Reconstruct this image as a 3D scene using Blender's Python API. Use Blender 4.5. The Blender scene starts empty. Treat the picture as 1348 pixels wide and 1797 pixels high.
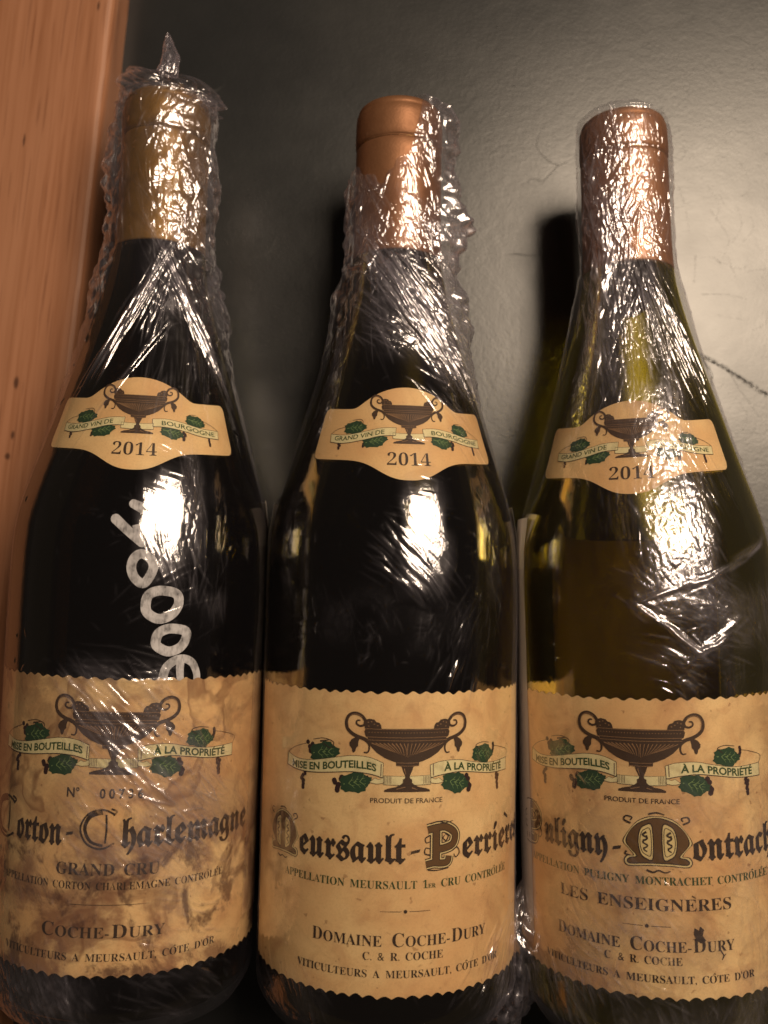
import bpy, bmesh, math, random
import numpy as np
from mathutils import Vector, Matrix
from mathutils.geometry import tessellate_polygon

random.seed(7)
MM = 0.001
sc = bpy.context.scene
COL = sc.collection

# ------------------------------------------------------------------ camera
cam = bpy.data.cameras.new("camera")
cam.sensor_fit = 'VERTICAL'
cam.sensor_height = 36.0
cam.lens = 32.6
cam.clip_start = 0.01
cam.clip_end = 20.0
cam.dof.use_dof = True
cam.dof.focus_distance = 0.280
cam.dof.aperture_fstop = 8.5
camo = bpy.data.objects.new("camera", cam)
PITCH = math.radians(4.0)
camo.location = (0.0, -313 * math.tan(PITCH) * MM, 0.355)
camo.rotation_euler = (PITCH, 0, 0)
COL.objects.link(camo)
sc.camera = camo

# ------------------------------------------------------------------ world and lamp
world = bpy.data.worlds.new("World")
sc.world = world
world.use_nodes = True
bg = world.node_tree.nodes["Background"]
bg.inputs[0].default_value = (1.0, 0.78, 0.60, 1)
bg.inputs[1].default_value = 0.022

lamp = bpy.data.lights.new("ceiling_lamp", 'AREA')
lamp.shape = 'RECTANGLE'
lamp.size = 0.39
lamp.size_y = 0.39
lamp.energy = 9.6
lamp.color = (1.0, 0.79, 0.58)
lampo = bpy.data.objects.new("ceiling_lamp", lamp)
lampo.location = (0.37, 0.33, 0.82)
_z = (lampo.location - Vector((0, 0, 0.04))).normalized()
_y = (Vector((0, 1, 0)) - _z * _z.y).normalized()
lampo.rotation_euler = Matrix((_y.cross(_z), _y, _z)).transposed().to_euler()
COL.objects.link(lampo)

sc.view_settings.view_transform = 'Standard'
sc.view_settings.look = 'None'
sc.view_settings.exposure = 0.0
sc.view_settings.gamma = 1.0
sc.render.engine = 'CYCLES'
cy = sc.cycles
cy.use_denoising = True
cy.max_bounces = 10
cy.use_adaptive_sampling = True
cy.adaptive_threshold = 0.02
cy.transparent_max_bounces = 16
cy.transmission_bounces = 7
cy.glossy_bounces = 4
cy.diffuse_bounces = 3
cy.caustics_reflective = True
cy.caustics_refractive = True
cy.use_light_tree = False
world.cycles.sampling_method = 'NONE'
cy.blur_glossy = 0.3
cy.sample_clamp_indirect = 3.0

# ------------------------------------------------------------------ helpers
def tag(o, label=None, cat=None, group=None, kind=None):
    if label: o["label"] = label
    if cat: o["category"] = cat
    if group: o["group"] = group
    if kind: o["kind"] = kind
    return o

def link(name, me, mat=None, parent=None):
    o = bpy.data.objects.new(name, me)
    COL.objects.link(o)
    if mat: me.materials.append(mat)
    if parent: o.parent = parent
    return o

def mesh_np(name, verts, faces, smooth=True):
    """verts (N,3) in mm, faces (M,4) or list"""
    me = bpy.data.meshes.new(name)
    verts = np.asarray(verts, dtype=np.float64) * MM
    if isinstance(faces, np.ndarray):
        n, k = faces.shape
        me.vertices.add(len(verts)); me.vertices.foreach_set("co", verts.astype(np.float32).ravel())
        me.loops.add(n * k); me.loops.foreach_set("vertex_index", faces.astype(np.int32).ravel())
        me.polygons.add(n)
        me.polygons.foreach_set("loop_start", np.arange(0, n * k, k, dtype=np.int32))
        me.polygons.foreach_set("loop_total", np.full(n, k, dtype=np.int32))
        me.update(calc_edges=True)
    else:
        me.from_pydata([tuple(v) for v in verts], [], faces)
    if smooth:
        me.polygons.foreach_set("use_smooth", np.ones(len(me.polygons), dtype=bool))
    me.update()
    return me

def grid_faces(nr, nc):
    i = np.arange(nr - 1)[:, None] * nc + np.arange(nc - 1)[None, :]
    i = i.ravel()
    return np.stack([i, i + 1, i + nc + 1, i + nc], 1)

def set_uv(me, uv):
    lay = me.uv_layers.new(name="mm")
    li = np.empty(len(me.loops), dtype=np.int32); me.loops.foreach_get("vertex_index", li)
    lay.data.foreach_set("uv", np.asarray(uv, dtype=np.float32)[li].ravel())

# ---- material node helper
class NT:
    def __init__(self, name):
        self.m = bpy.data.materials.new(name); self.m.use_nodes = True
        self.t = self.m.node_tree; self.t.nodes.clear()
        self.out = self.n('ShaderNodeOutputMaterial')
    def n(self, t, **kw):
        nd = self.t.nodes.new(t)
        for k, v in kw.items(): setattr(nd, k, v)
        return nd
    def l(self, a, b): self.t.links.new(a, b)
    def set(self, nd, **kw):
        for k, v in kw.items(): nd.inputs[k.replace('_', ' ')].default_value = v
        return nd
    def coords(self, kind='UV', scale=(1, 1, 1), rot=(0, 0, 0), loc=(0, 0, 0)):
        tc = self.n('ShaderNodeTexCoord'); mp = self.n('ShaderNodeMapping')
        mp.inputs['Scale'].default_value = scale; mp.inputs['Rotation'].default_value = rot
        mp.inputs['Location'].default_value = loc
        self.l(tc.outputs[kind], mp.inputs[0]); return mp.outputs[0]
    def noise(self, co, scale=1, detail=4, rough=.55, dist=0):
        nd = self.n('ShaderNodeTexNoise'); self.set(nd, Scale=scale, Detail=detail, Roughness=rough, Distortion=dist)
        self.l(co, nd.inputs['Vector']); return nd.outputs['Fac']
    def ramp(self, fac, stops, interp='LINEAR'):
        r = self.n('ShaderNodeValToRGB'); r.color_ramp.interpolation = interp
        els = r.color_ramp.elements
        while len(els) < len(stops): els.new(0.5)
        for e, (p, c) in zip(els, stops):
            e.position = p; e.color = c if len(c) == 4 else (*c, 1)
        self.l(fac, r.inputs[0]); return r.outputs[0]
    def mask(self, fac, a, b):
        mr = self.n('ShaderNodeMapRange'); mr.interpolation_type = 'SMOOTHSTEP'
        mr.inputs[1].default_value = a; mr.inputs[2].default_value = b
        self.l(fac, mr.inputs[0]); return mr.outputs[0]
    def math(self, op, a, b=None, clamp=False):
        m = self.n('ShaderNodeMath', operation=op, use_clamp=clamp)
        for i, x in enumerate((a, b)):
            if x is None: continue
            if isinstance(x, (int, float)): m.inputs[i].default_value = x
            else: self.l(x, m.inputs[i])
        return m.outputs[0]
    def mix(self, fac, a, b, blend='MIX'):
        m = self.n('ShaderNodeMix', data_type='RGBA', blend_type=blend)
        for i, x in ((0, fac), (6, a), (7, b)):
            if isinstance(x, (int, float)): m.inputs[i].default_value = x
            elif isinstance(x, tuple): m.inputs[i].default_value = x if len(x) == 4 else (*x, 1)
            else: self.l(x, m.inputs[i])
        return m.outputs[2]
    def bump(self, h, strength=.3, dist=.001):
        b = self.n('ShaderNodeBump'); b.inputs['Strength'].default_value = strength
        b.inputs['Distance'].default_value = dist; self.l(h, b.inputs['Height']); return b.outputs[0]
    def bsdf(self, color, rough=.5, metal=0., normal=None, spec=.5):
        p = self.n('ShaderNodeBsdfPrincipled')
        for key, x in (('Base Color', color), ('Roughness', rough), ('Metallic', metal), ('Specular IOR Level', spec)):
            if isinstance(x, (int, float)): p.inputs[key].default_value = x
            elif isinstance(x, tuple): p.inputs[key].default_value = (*x, 1)
            else: self.l(x, p.inputs[key])
        if normal is not None: self.l(normal, p.inputs['Normal'])
        return p.outputs[0]
    def done(self, sh): self.l(sh, self.out.inputs[0]); return self.m

# ------------------------------------------------------------------ materials
def mat_table():
    t = NT("grey_painted_steel")
    co = t.coords('Object')
    big = t.noise(co, 9, 2); mid = t.noise(co, 60, 3, .6); fine = t.noise(co, 900, 1)
    c = t.mix(t.mask(big, .35, .7), (0.0155, 0.0168, 0.0185), (0.0240, 0.0250, 0.0258))
    dirt = t.mask(mid, .60, .78)
    c = t.mix(t.math('MULTIPLY', dirt, .35), c, (0.020, 0.020, 0.018))
    # hairline cracks and scuffs in the paint
    vo = t.n('ShaderNodeTexVoronoi', feature='DISTANCE_TO_EDGE'); vo.inputs['Scale'].default_value = 26
    ds = t.n('ShaderNodeMix', data_type='VECTOR'); 
    nz = t.n('ShaderNodeTexNoise'); nz.inputs['Scale'].default_value = 14; nz.inputs['Detail'].default_value = 3
    t.l(co, nz.inputs['Vector'])
    ds.inputs[0].default_value = .16; t.l(co, ds.inputs[4]); t.l(nz.outputs['Color'], ds.inputs[5])
    t.l(ds.outputs[1], vo.inputs['Vector'])
    crack = t.math('SUBTRACT', 1.0, t.mask(vo.outputs['Distance'], 0.0, .012))
    crack = t.math('MULTIPLY', crack, t.mask(t.noise(co, 22, 1), .58, .70))
    c = t.mix(t.math('MULTIPLY', crack, .4), c, (0.010, 0.009, 0.008))
    ro = t.n('ShaderNodeMapRange'); ro.inputs[3].default_value = .22; ro.inputs[4].default_value = .40
    t.l(t.math('ADD', t.math('MULTIPLY', mid, .5), t.math('MULTIPLY', t.noise(co, 24, 2), .5)), ro.inputs[0])
    rough = t.math('ADD', ro.outputs[0], t.math('MULTIPLY', crack, .3), True)
    h = t.math('ADD', t.math('MULTIPLY', fine, .6), t.math('MULTIPLY', t.noise(co, 260, 2), .8))
    h = t.math('SUBTRACT', h, t.math('MULTIPLY', crack, .5))
    return t.done(t.bsdf(c, rough, 0., t.bump(h, .085, .0006), .68))

def mat_wood():
    t = NT("planed_pine_board")
    co = t.coords('Object')
    g1 = t.noise(t.coords('Object', (130, 5, 40)), 1, 4, .6, .6)
    g2 = t.noise(t.coords('Object', (620, 14, 200)), 1, 3, .6, .2)
    big = t.noise(t.coords('Object', (18, 2.2, 8)), 1, 3, .5, 1.2)
    c = t.ramp(g1, [(.25, (0.31, 0.138, 0.072)), (.5, (0.36, 0.165, 0.088)), (.75, (0.41, 0.194, 0.108))])
    c = t.mix(t.math('MULTIPLY', t.mask(g2, .42, .66), .50), c, (0.25, 0.098, 0.042))
    c = t.mix(t.math('MULTIPLY', t.mask(big, .50, .70), .45), c, (0.42, 0.208, 0.118))
    pores = t.mask(t.noise(t.coords('Object', (800, 26, 300)), 1, 2, .5), .60, .68)
    c = t.mix(t.math('MULTIPLY', pores, .32), c, (0.11, 0.034, 0.014))
    return t.done(t.bsdf(c, .5, 0., t.bump(t.math('ADD', g2, g1), .10, .0004), .35))

def mat_knot():
    t = NT("dark_knot_wood")
    co = t.coords('UV')
    g = t.n('ShaderNodeTexGradient', gradient_type='SPHERICAL')
    t.l(co, g.inputs[0])
    nz = t.noise(t.coords('Object', (900, 160, 1)), 1, 4)
    a = t.mask(t.math('MULTIPLY', g.outputs['Fac'], t.math('ADD', nz, .45)), .12, .75)
    mx = t.n('ShaderNodeMixShader'); tr = t.n('ShaderNodeBsdfTransparent')
    t.l(t.math('MULTIPLY', a, .55), mx.inputs[0]); t.l(tr.outputs[0], mx.inputs[1])
    t.l(t.bsdf((0.055, 0.018, 0.010), .6), mx.inputs[2])
    return t.done(mx.outputs[0])

def mat_glass(name, col):
    t = NT(name)
    g = t.n('ShaderNodeBsdfGlass'); g.inputs['Color'].default_value = (*col, 1)
    g.inputs['Roughness'].default_value = 0.0; g.inputs['IOR'].default_value = 1.42
    return t.done(g.outputs[0])

def mat_capsule(name, col, dark):
    t = NT(name)
    co = t.coords('Object')
    n1 = t.noise(co, 120, 4); n2 = t.noise(co, 1400, 2)
    c = t.mix(t.mask(n1, .4, .72), col, dark)
    r = t.n('ShaderNodeMapRange'); r.inputs[3].default_value = .44; r.inputs[4].default_value = .64
    t.l(n1, r.inputs[0])
    return t.done(t.bsdf(c, r.outputs[0], .6, t.bump(t.math('ADD', n2, t.math('MULTIPLY', n1, 3.0)), .16, .0004)))

def mat_paper(name, seed, stain, wine=0.):
    """aged cream label stock; UV in mm"""
    t = NT(name)
    def co(s, z=0): return t.coords('UV', (s, s, 1), (0, 0, z), (seed * 3.7, seed * 1.9, seed))
    a = t.noise(co(.035), 1, 3, .6, .3); b = t.noise(co(.11), 1, 4, .62, .8); f = t.noise(co(1.6), 1, 2, .6)
    sp = t.noise(co(.45), 1, 2, .4)
    c = t.mix(t.mask(a, .30, .68), (0.81, 0.595, 0.300), (0.69, 0.435, 0.200))
    c = t.mix(t.math('MULTIPLY', t.mask(b, .46, .74), .55 * stain), c, (0.48, 0.25, 0.115))
    c = t.mix(t.math('MULTIPLY', t.mask(f, .45, .75), .22), c, (0.46, 0.28, 0.11))
    c = t.mix(t.math('MULTIPLY', t.mask(sp, .70, .76), .6 * stain), c, (0.20, 0.085, 0.030))
    # tide-marks: dark rims round old wet patches
    w = t.noise(co(.04, .7), 1, 3, .5, .5)
    rim = t.math('MULTIPLY', t.mask(w, .555, .575), t.math('SUBTRACT', 1.0, t.mask(w, .58, .63)))
    c = t.mix(t.math('MULTIPLY', rim, .10 * stain + .40 * wine, True), c, (0.17, 0.07, 0.028))
    if wine:
        sx = t.n('ShaderNodeSeparateXYZ'); t.l(t.coords('UV'), sx.inputs[0])
        low = t.math('ADD', t.math('SUBTRACT', 1.0, t.mask(sx.outputs[1], 30, 72)), .42, True) if wine > .5 else 1.0
        w2 = t.noise(co(.042, .2), 1, 5, .62, .6)
        c = t.mix(t.math('MULTIPLY', t.math('MULTIPLY', t.mask(w2, .42, .58), low), .74 * wine), c, (0.20, 0.082, 0.042))
        w3 = t.noise(co(.07, 1.2), 1, 6, .65, .5)
        c = t.mix(t.math('MULTIPLY', t.math('MULTIPLY', t.mask(w3, .50, .62), low), .80 * wine), c, (0.095, 0.038, 0.022))
    h = t.math('ADD', f, t.math('MULTIPLY', b, 2.0))
    return t.done(t.bsdf(c, .62, 0., t.bump(h, .12, .0002), .3))

def mat_ink(name, col, wear=.0, seed=0., rough=.55):
    t = NT(name)
    co = t.coords('UV', (1, 1, 1), (0, 0, 0), (seed, seed * 2, 0))
    n = t.noise(co, 2.2, 3); n2 = t.noise(co, .22, 4)
    c = t.mix(t.math('MULTIPLY', n, .5), col, tuple(min(1, x * 1.9 + .01) for x in col))
    sh = t.bsdf(c, rough, 0., None, .3)
    if wear <= 0: return t.done(sh)
    k = t.math('ADD', t.math('MULTIPLY', t.mask(n2, .50, .70), wear), t.math('MULTIPLY', t.mask(n, .52, .78), wear * .6), True)
    mx = t.n('ShaderNodeMixShader'); tr = t.n('ShaderNodeBsdfTransparent')
    t.l(k, mx.inputs[0]); t.l(sh, mx.inputs[1]); t.l(tr.outputs[0], mx.inputs[2])
    return t.done(mx.outputs[0])

def mat_paint():
    t = NT("white_marker_paint")
    co = t.coords('UV')
    n = t.noise(co, .28, 3, .5); s = t.noise(t.coords('UV', (.9, .35, 1)), 1, 2)
    sh = t.bsdf((0.66, 0.65, 0.66), .6)
    k = t.math('ADD', t.math('MULTIPLY', t.mask(n, .40, .66), .36), t.math('ADD', t.math('MULTIPLY', t.mask(s, .45, .65), .30), .06), True)
    mx = t.n('ShaderNodeMixShader'); tr = t.n('ShaderNodeBsdfTransparent')
    t.l(k, mx.inputs[0]); t.l(sh, mx.inputs[1]); t.l(tr.outputs[0], mx.inputs[2])
    return t.done(mx.outputs[0])

def mat_film(name="cling_film", haze_gain=1.0):
    t = NT(name)
    at = t.n('ShaderNodeAttribute', attribute_name="haze")
    co = t.coords('UV')
    # micro wrinkles finer than the mesh
    h = t.noise(t.coords('UV', (1.3, .45, 1), (0, 0, .55)), 1, 2, .6, .4)
    nrm = t.bump(t.math('MULTIPLY', h, t.math('ADD', t.math('MULTIPLY', at.outputs['Fac'], 1.1), .08)), .5, .0005)
    fr = t.n('ShaderNodeFresnel'); fr.inputs['IOR'].default_value = 1.48; t.l(nrm, fr.inputs['Normal'])
    refl = t.math('MINIMUM', t.math('MULTIPLY', fr.outputs[0], 3.0), .28)
    gl = t.n('ShaderNodeBsdfGlossy'); gl.inputs['Roughness'].default_value = .085
    gl.inputs['Color'].default_value = (1, .98, 1, 1); t.l(nrm, gl.inputs['Normal'])
    tr = t.n('ShaderNodeBsdfTransparent'); tr.inputs[0].default_value = (.985, .98, .985, 1)
    lw = t.n('ShaderNodeLayerWeight'); lw.inputs[0].default_value = .25
    df = t.n('ShaderNodeBsdfDiffuse'); df.inputs[0].default_value = (.72, .66, .80, 1)
    tl = t.n('ShaderNodeBsdfTranslucent'); tl.inputs[0].default_value = (.72, .66, .80, 1)
    dd = t.n('ShaderNodeMixShader'); dd.inputs[0].default_value = .4
    t.l(df.outputs[0], dd.inputs[1]); t.l(tl.outputs[0], dd.inputs[2])
    hz = t.math('ADD', t.math('MULTIPLY', at.outputs['Fac'], .20 * haze_gain),
                t.math('MULTIPLY', t.math('POWER', lw.outputs['Facing'], 3), .22))
    hz = t.math('ADD', hz, .007, True)
    a = t.n('ShaderNodeMixShader'); t.l(hz, a.inputs[0]); t.l(tr.outputs[0], a.inputs[1]); t.l(dd.outputs[0], a.inputs[2])
    g2 = t.n('ShaderNodeBsdfGlossy'); g2.inputs['Roughness'].default_value = .30; g2.inputs['Color'].default_value = (.95, .92, 1, 1)
    a2 = t.n('ShaderNodeMixShader'); t.l(t.math('MULTIPLY', at.outputs['Fac'], .26, True), a2.inputs[0]); t.l(a.outputs[0], a2.inputs[1]); t.l(g2.outputs[0], a2.inputs[2])
    b = t.n('ShaderNodeMixShader'); t.l(refl, b.inputs[0]); t.l(a2.outputs[0], b.inputs[1]); t.l(gl.outputs[0], b.inputs[2])
    return t.done(b.outputs[0])

M_TABLE = mat_table(); M_WOOD = mat_wood(); M_KNOT = mat_knot(); M_FILM = mat_film(); M_PAINT = mat_paint()
I_DARK = mat_ink("black_brown_ink", (0.036, 0.022, 0.014), .28)
I_FADE = mat_ink("worn_black_ink", (0.030, 0.018, 0.010), .75, 4.)
I_BROWN = mat_ink("urn_brown_ink", (0.048, 0.027, 0.015), .14)
I_GRAPE = mat_ink("grape_ink", (0.030, 0.013, 0.012), .08)
I_TAN = mat_ink("urn_tan_ink", (0.26, 0.15, 0.075), .2)
I_GREEN = mat_ink("leaf_green_ink", (0.018, 0.050, 0.022), .15)
I_VEIN = mat_ink("leaf_vein_ink", (0.16, 0.24, 0.09), .1)
I_GTXT = mat_ink("green_text_ink", (0.030, 0.060, 0.018), .35, 2.)
I_RIB = mat_ink("ribbon_cream_ink", (0.66, 0.56, 0.31), .25)
I_GOLD = mat_ink("initial_gold_ink", (0.105, 0.055, 0.019), .08)
I_CREAM = mat_ink("initial_line_ink", (0.62, 0.47, 0.23), .1)
I_SHADE = mat_ink("ribbon_shade_ink", (0.20, 0.15, 0.09), .35)

# ------------------------------------------------------------------ table and board
bm = bmesh.new()
bmesh.ops.create_grid(bm, x_segments=2, y_segments=2, size=0.6)
me = bpy.data.meshes.new("table_surface"); bm.to_mesh(me); bm.free()
table = tag(link("table_surface", me, M_TABLE), kind="structure")

def stroke_quads(pts, w0, w1=None, closed=False):
    """flat ribbon along a polyline: returns (verts2d, quads)"""
    pts = [np.array(p, float) for p in pts]; n = len(pts)
    w1 = w0 if w1 is None else w1
    V, F = [], []
    for i, p in enumerate(pts):
        a = pts[(i - 1) % n] if (closed or i > 0) else p
        b = pts[(i + 1) % n] if (closed or i < n - 1) else p
        d = b - a; L = math.hypot(*d) or 1; nx = np.array([-d[1], d[0]]) / L
        k = i / max(1, n - 1); w = (w0 * (1 - k) + w1 * k) / 2
        V += [p + nx * w, p - nx * w]
    m = n if closed else n - 1
    for i in range(m):
        j = (i + 1) % n; F.append((2 * i, 2 * i + 1, 2 * j + 1, 2 * j))
    return V, F

def smooth_curve(pts, n=6, closed=False):
    """Catmull-Rom"""
    P = [np.array(p, float) for p in pts]; m = len(P); out = []
    rng = range(m if closed else m - 1)
    for i in rng:
        p0 = P[(i - 1) % m] if closed or i > 0 else P[i]
        p1 = P[i]; p2 = P[(i + 1) % m]
        p3 = P[(i + 2) % m] if closed or i + 2 < m else p2
        for k in range(n):
            t = k / n
            out.append(tuple(.5 * ((2 * p1) + (-p0 + p2) * t + (2 * p0 - 5 * p1 + 4 * p2 - p3) * t * t + (-p0 + 3 * p1 - 3 * p2 + p3) * t ** 3)))
    if not closed: out.append(tuple(P[-1]))
    return out

# scuffs on the paint: long dark drag marks, one part
V, F = [], []
rs = random.Random(3)
marks = [([(118, 66), (131, 60), (146, 50), (158, 45)], 2.0, 1.6, 4), ([(124, 62), (127, 55), (126, 50)], 1.3, .5, 3),
         ([(113, 96), (112, 82), (118, 70)], .35, .2, 1), ([(122, 104), (121, 92)], .3, .25, 1),
         ([(132, 60), (142, 44), (150, 34)], .3, .2, 1), ([(110, 142), (117, 128), (120, 112)], .25, .15, 1),
         ([(128, 122), (135, 110), (131, 100)], .25, .15, 1), ([(98, 150), (104, 158), (113, 163)], .25, .15, 1),
         ([(124, 88), (133, 88), (142, 86)], .35, .2, 1), ([(129, 80), (140, 78)], .25, .15, 1)]
for pts, w0, w1, rep in marks:
    for r in range(rep):
        q = smooth_curve([(x + rs.uniform(-.8, .8) * (rep > 1), y + rs.uniform(-.8, .8) * (rep > 1)) for x, y in pts], 8)
        q = [(x + rs.gauss(0, .16), y + rs.gauss(0, .16)) for x, y in q]
        v, f = stroke_quads(q, w0 / (1 + .6 * r), w1 / (1 + .6 * r)); b = len(V)
        V += [(p[0], p[1], .12 + .02 * r) for p in v]; F += [tuple(b + i for i in t) for t in f]
for k in range(70):      # hairline scratches where the paint is worn
    x, y = rs.uniform(104, 165), rs.uniform(-20, 185); a = rs.gauss(1.2, .9); L = rs.uniform(3, 16)
    q = smooth_curve([(x, y), (x + L * .5 * math.cos(a), y + L * .5 * math.sin(a)), (x + L * math.cos(a + .4), y + L * math.sin(a + .4))], 6)
    v, f = stroke_quads([(p[0] + rs.gauss(0, .1), p[1] + rs.gauss(0, .1)) for p in q], rs.uniform(.12, .34), .1); b = len(V)
    V += [(p[0], p[1], .08 + .0004 * k) for p in v]; F += [tuple(b + i for i in t) for t in f]
for k in range(70):
    x, y = rs.uniform(-95, 155), rs.uniform(40, 205); a = rs.uniform(0, math.pi); s = rs.uniform(.15, .7)
    ring = [(x + s * rs.uniform(.6, 1.2) * math.cos(i * 1.05 + a), y + s * .6 * rs.uniform(.6, 1.2) * math.sin(i * 1.05 + a), .10) for i in range(6)]
    b = len(V); V += ring; F.append(tuple(range(b, b + 6)))
t = NT("dark_scuff")
mx = t.n('ShaderNodeMixShader'); tr = t.n('ShaderNodeBsdfTransparent')
t.l(t.math('MULTIPLY', t.mask(t.noise(t.coords('Object'), 700, 3, .65), .34, .70), .42), mx.inputs[0]); t.l(tr.outputs[0], mx.inputs[1])
t.l(t.bsdf((.016, .014, .012), .7), mx.inputs[2])
scuff = tag(link("scuff_marks", mesh_np("scuff_marks", V, F, False), t.done(mx.outputs[0]), table), kind="stuff")

def make_board():
    # long plank: rounded inner edge, object origin at its base
    prof = [(0, 0), (0, 12.6), (-.35, 14.2), (-1.2, 15.5), (-2.6, 16.2), (-5, 16.45), (-160, 16.5), (-160, 0)]
    ys = np.linspace(-330, 330, 67); V, F = [], []
    rr = random.Random(5); n = len(prof)
    for y in ys:
        wob = .35 * math.sin(y * .021) + rr.gauss(0, .06)
        for k, (x, z) in enumerate(prof):
            V.append((x + (wob if x > -50 else 0), y, z + (rr.gauss(0, .03) if 1 < z < 16.45 else 0)))
    for i in range(len(ys) - 1):
        for k in range(n):
            j = (k + 1) % n
            F.append((i * n + k, i * n + j, (i + 1) * n + j, (i + 1) * n + k))
    F.append(tuple(range(n - 1, -1, -1))); F.append(tuple((len(ys) - 1) * n + k for k in range(n)))
    me = mesh_np("wooden_board", V, F, False)
    o = link("wooden_board", me, M_WOOD)
    o.location = (-.1185, .02, 0); o.rotation_euler = (0, 0, -math.radians(5.2))
    tag(o, "orange brown wooden board with straight grain along the left of the bottles", "board")
    for (x, y, rx, ry) in ((-20, 28, 1.6, 3.6), (-19, 8.5, 1.2, 2.6), (-20, .5, 1.6, 2.0), (-6, 175, .8, 3), (-28, 120, .7, 4)):
        # board-local from world
        a = math.radians(5.2)
        ring = [(x + rx * math.cos(i * math.pi / 12), y + ry * math.sin(i * math.pi / 12), 16.54) for i in range(24)]
        me = mesh_np("knot", [(x, y, 16.54)] + ring, [(0, 1 + i, 1 + (i + 1) % 24) for i in range(24)], False)
        set_uv(me, [(0, 0)] + [(math.cos(i * math.pi / 12), math.sin(i * math.pi / 12)) for i in range(24)])
        link("knot", me, M_KNOT, o)
    return o
make_board()

# ------------------------------------------------------------------ bottle profile
R = 41.3
ZC = 42.4
PROFILE = [(4, 36.5), (3.2, 38.5), (5, 40.3), (9, 41.2), (14, 41.3), (60, 41.3), (128, 41.3), (138, 41.2), (146, 40.6), (150, 39.95),
           (155, 38.8), (163, 36.5), (171, 33.9), (180, 31.1), (190, 28.15), (200, 25.15), (210, 22.15), (220, 19.3),
           (228, 17.25), (236, 15.7), (244, 14.75), (252, 14.35), (299, 14.2)]
_ps = np.array([p[0] for p in PROFILE[3:]]); _pr = np.array([p[1] for p in PROFILE[3:]])
_fs = np.arange(0, 300.01, .5)
_fr = np.interp(_fs, _ps, _pr)
_k = np.hanning(17); _k /= _k.sum()
_fr = np.convolve(np.pad(_fr, 8, mode='edge'), _k, 'valid')
def rad(s): return np.interp(s, _fs, _fr)

def lathe(name, prof, seg=128):
    a = np.linspace(0, 2 * math.pi, seg, endpoint=False)
    V = []
    for s, r in prof:
        V.append(np.stack([r * np.sin(a), np.full(seg, s), ZC + r * np.cos(a)], 1))
    V = np.concatenate(V); n = len(prof)
    i = np.arange(n - 1)[:, None] * seg + np.arange(seg)[None]
    j = np.arange(n - 1)[:, None] * seg + (np.arange(seg)[None] + 1) % seg
    F = np.stack([i, i + seg, j + seg, j], -1).reshape(-1, 4)
    return V, F

def glass_mesh():
    prof = [(22, .05), (21.5, 6), (18, 14), (11, 23), (5, 30), (2.4, 33.5), (1.6, 35.5), (1.9, 37.2), (3.2, 39.0), (5.2, 40.3), (8, 41.0)]
    ss = np.concatenate([np.arange(11, 128, 6.0), np.arange(128, 260, 2.0), np.array([270., 285, 291])])
    prof += [(s, float(rad(s))) for s in ss] + [(292.5, 12.5), (292.6, .05)]
    V, F = lathe("glass", prof)
    return mesh_np("glass_body", V, F)

LTOP = 294.4
def sm(x): return x if x <= 241 else 241 + (x - 241) * (LTOP - 241) / 59.0
CAPS = [(240.6, 14.9), (240.6, 15.28), (241.2, 15.34), (246, 15.02), (254, 14.82), (266, 14.78), (275.5, 14.78), (278.6, 14.76), (279.3, 14.45), (279.7, 14.2),
        (280.1, 14.55), (280.7, 14.92), (282.9, 15.0), (288.2, 14.9), (290.7, 14.72), (291.2, 14.30), (291.6, 14.40), (292.9, 14.0), (293.8, 13.1), (294.3, 11.8), (294.5, 9), (294.5, .05)]
GLASS_ME = glass_mesh()

def caps_mesh():
    V, F = lathe("capsule", CAPS, 96)
    return mesh_np("capsule", V, F)

# ------------------------------------------------------------------ flat print wrapped on the labels
def styled(s, style):
    base = {'serif': 0x1D400, 'frak': 0x1D56C}.get(style)
    if base is None: return s
    rep = {'É': 'E', 'È': 'E', 'À': 'A', 'Ô': 'O', 'è': 'e'}
    r = ''
    for ch in s:
        ch = rep.get(ch, ch)
        if 'A' <= ch <= 'Z': r += chr(base + ord(ch) - 65)
        elif 'a' <= ch <= 'z': r += chr(base + 26 + ord(ch) - 97)
        elif style == 'serif' and ch.isdigit(): r += chr(0x1D7CE + ord(ch) - 48)
        else: r += ch
    return r

_tc = {}
TXT = bpy.data.scenes.new("glyphs")      # scratch scene, removed again below
def text_mesh(s, style, off=0.):
    key = (s, style, off)
    if key in _tc: return _tc[key]
    cu = bpy.data.curves.new("lettering", 'FONT'); cu.body = styled(s, style); cu.size = 1; cu.resolution_u = 3
    cu.offset = off
    o = bpy.data.objects.new("lettering", cu); TXT.collection.objects.link(o)
    TXT.view_layers[0].update(); dg = TXT.view_layers[0].depsgraph
    me = o.evaluated_get(dg).to_mesh()
    V = np.array([(v.co.x, v.co.y) for v in me.vertices]) if len(me.vertices) else np.zeros((0, 2))
    F = [tuple(p.vertices) for p in me.polygons]
    o.evaluated_get(dg).to_mesh_clear()
    bpy.data.objects.remove(o); bpy.data.curves.remove(cu)
    _tc[key] = (V, F); return V, F

def cap_h(style):
    V, _ = text_mesh({'frak': 'l'}.get(style, 'H'), style); return V[:, 1].max()

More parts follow.
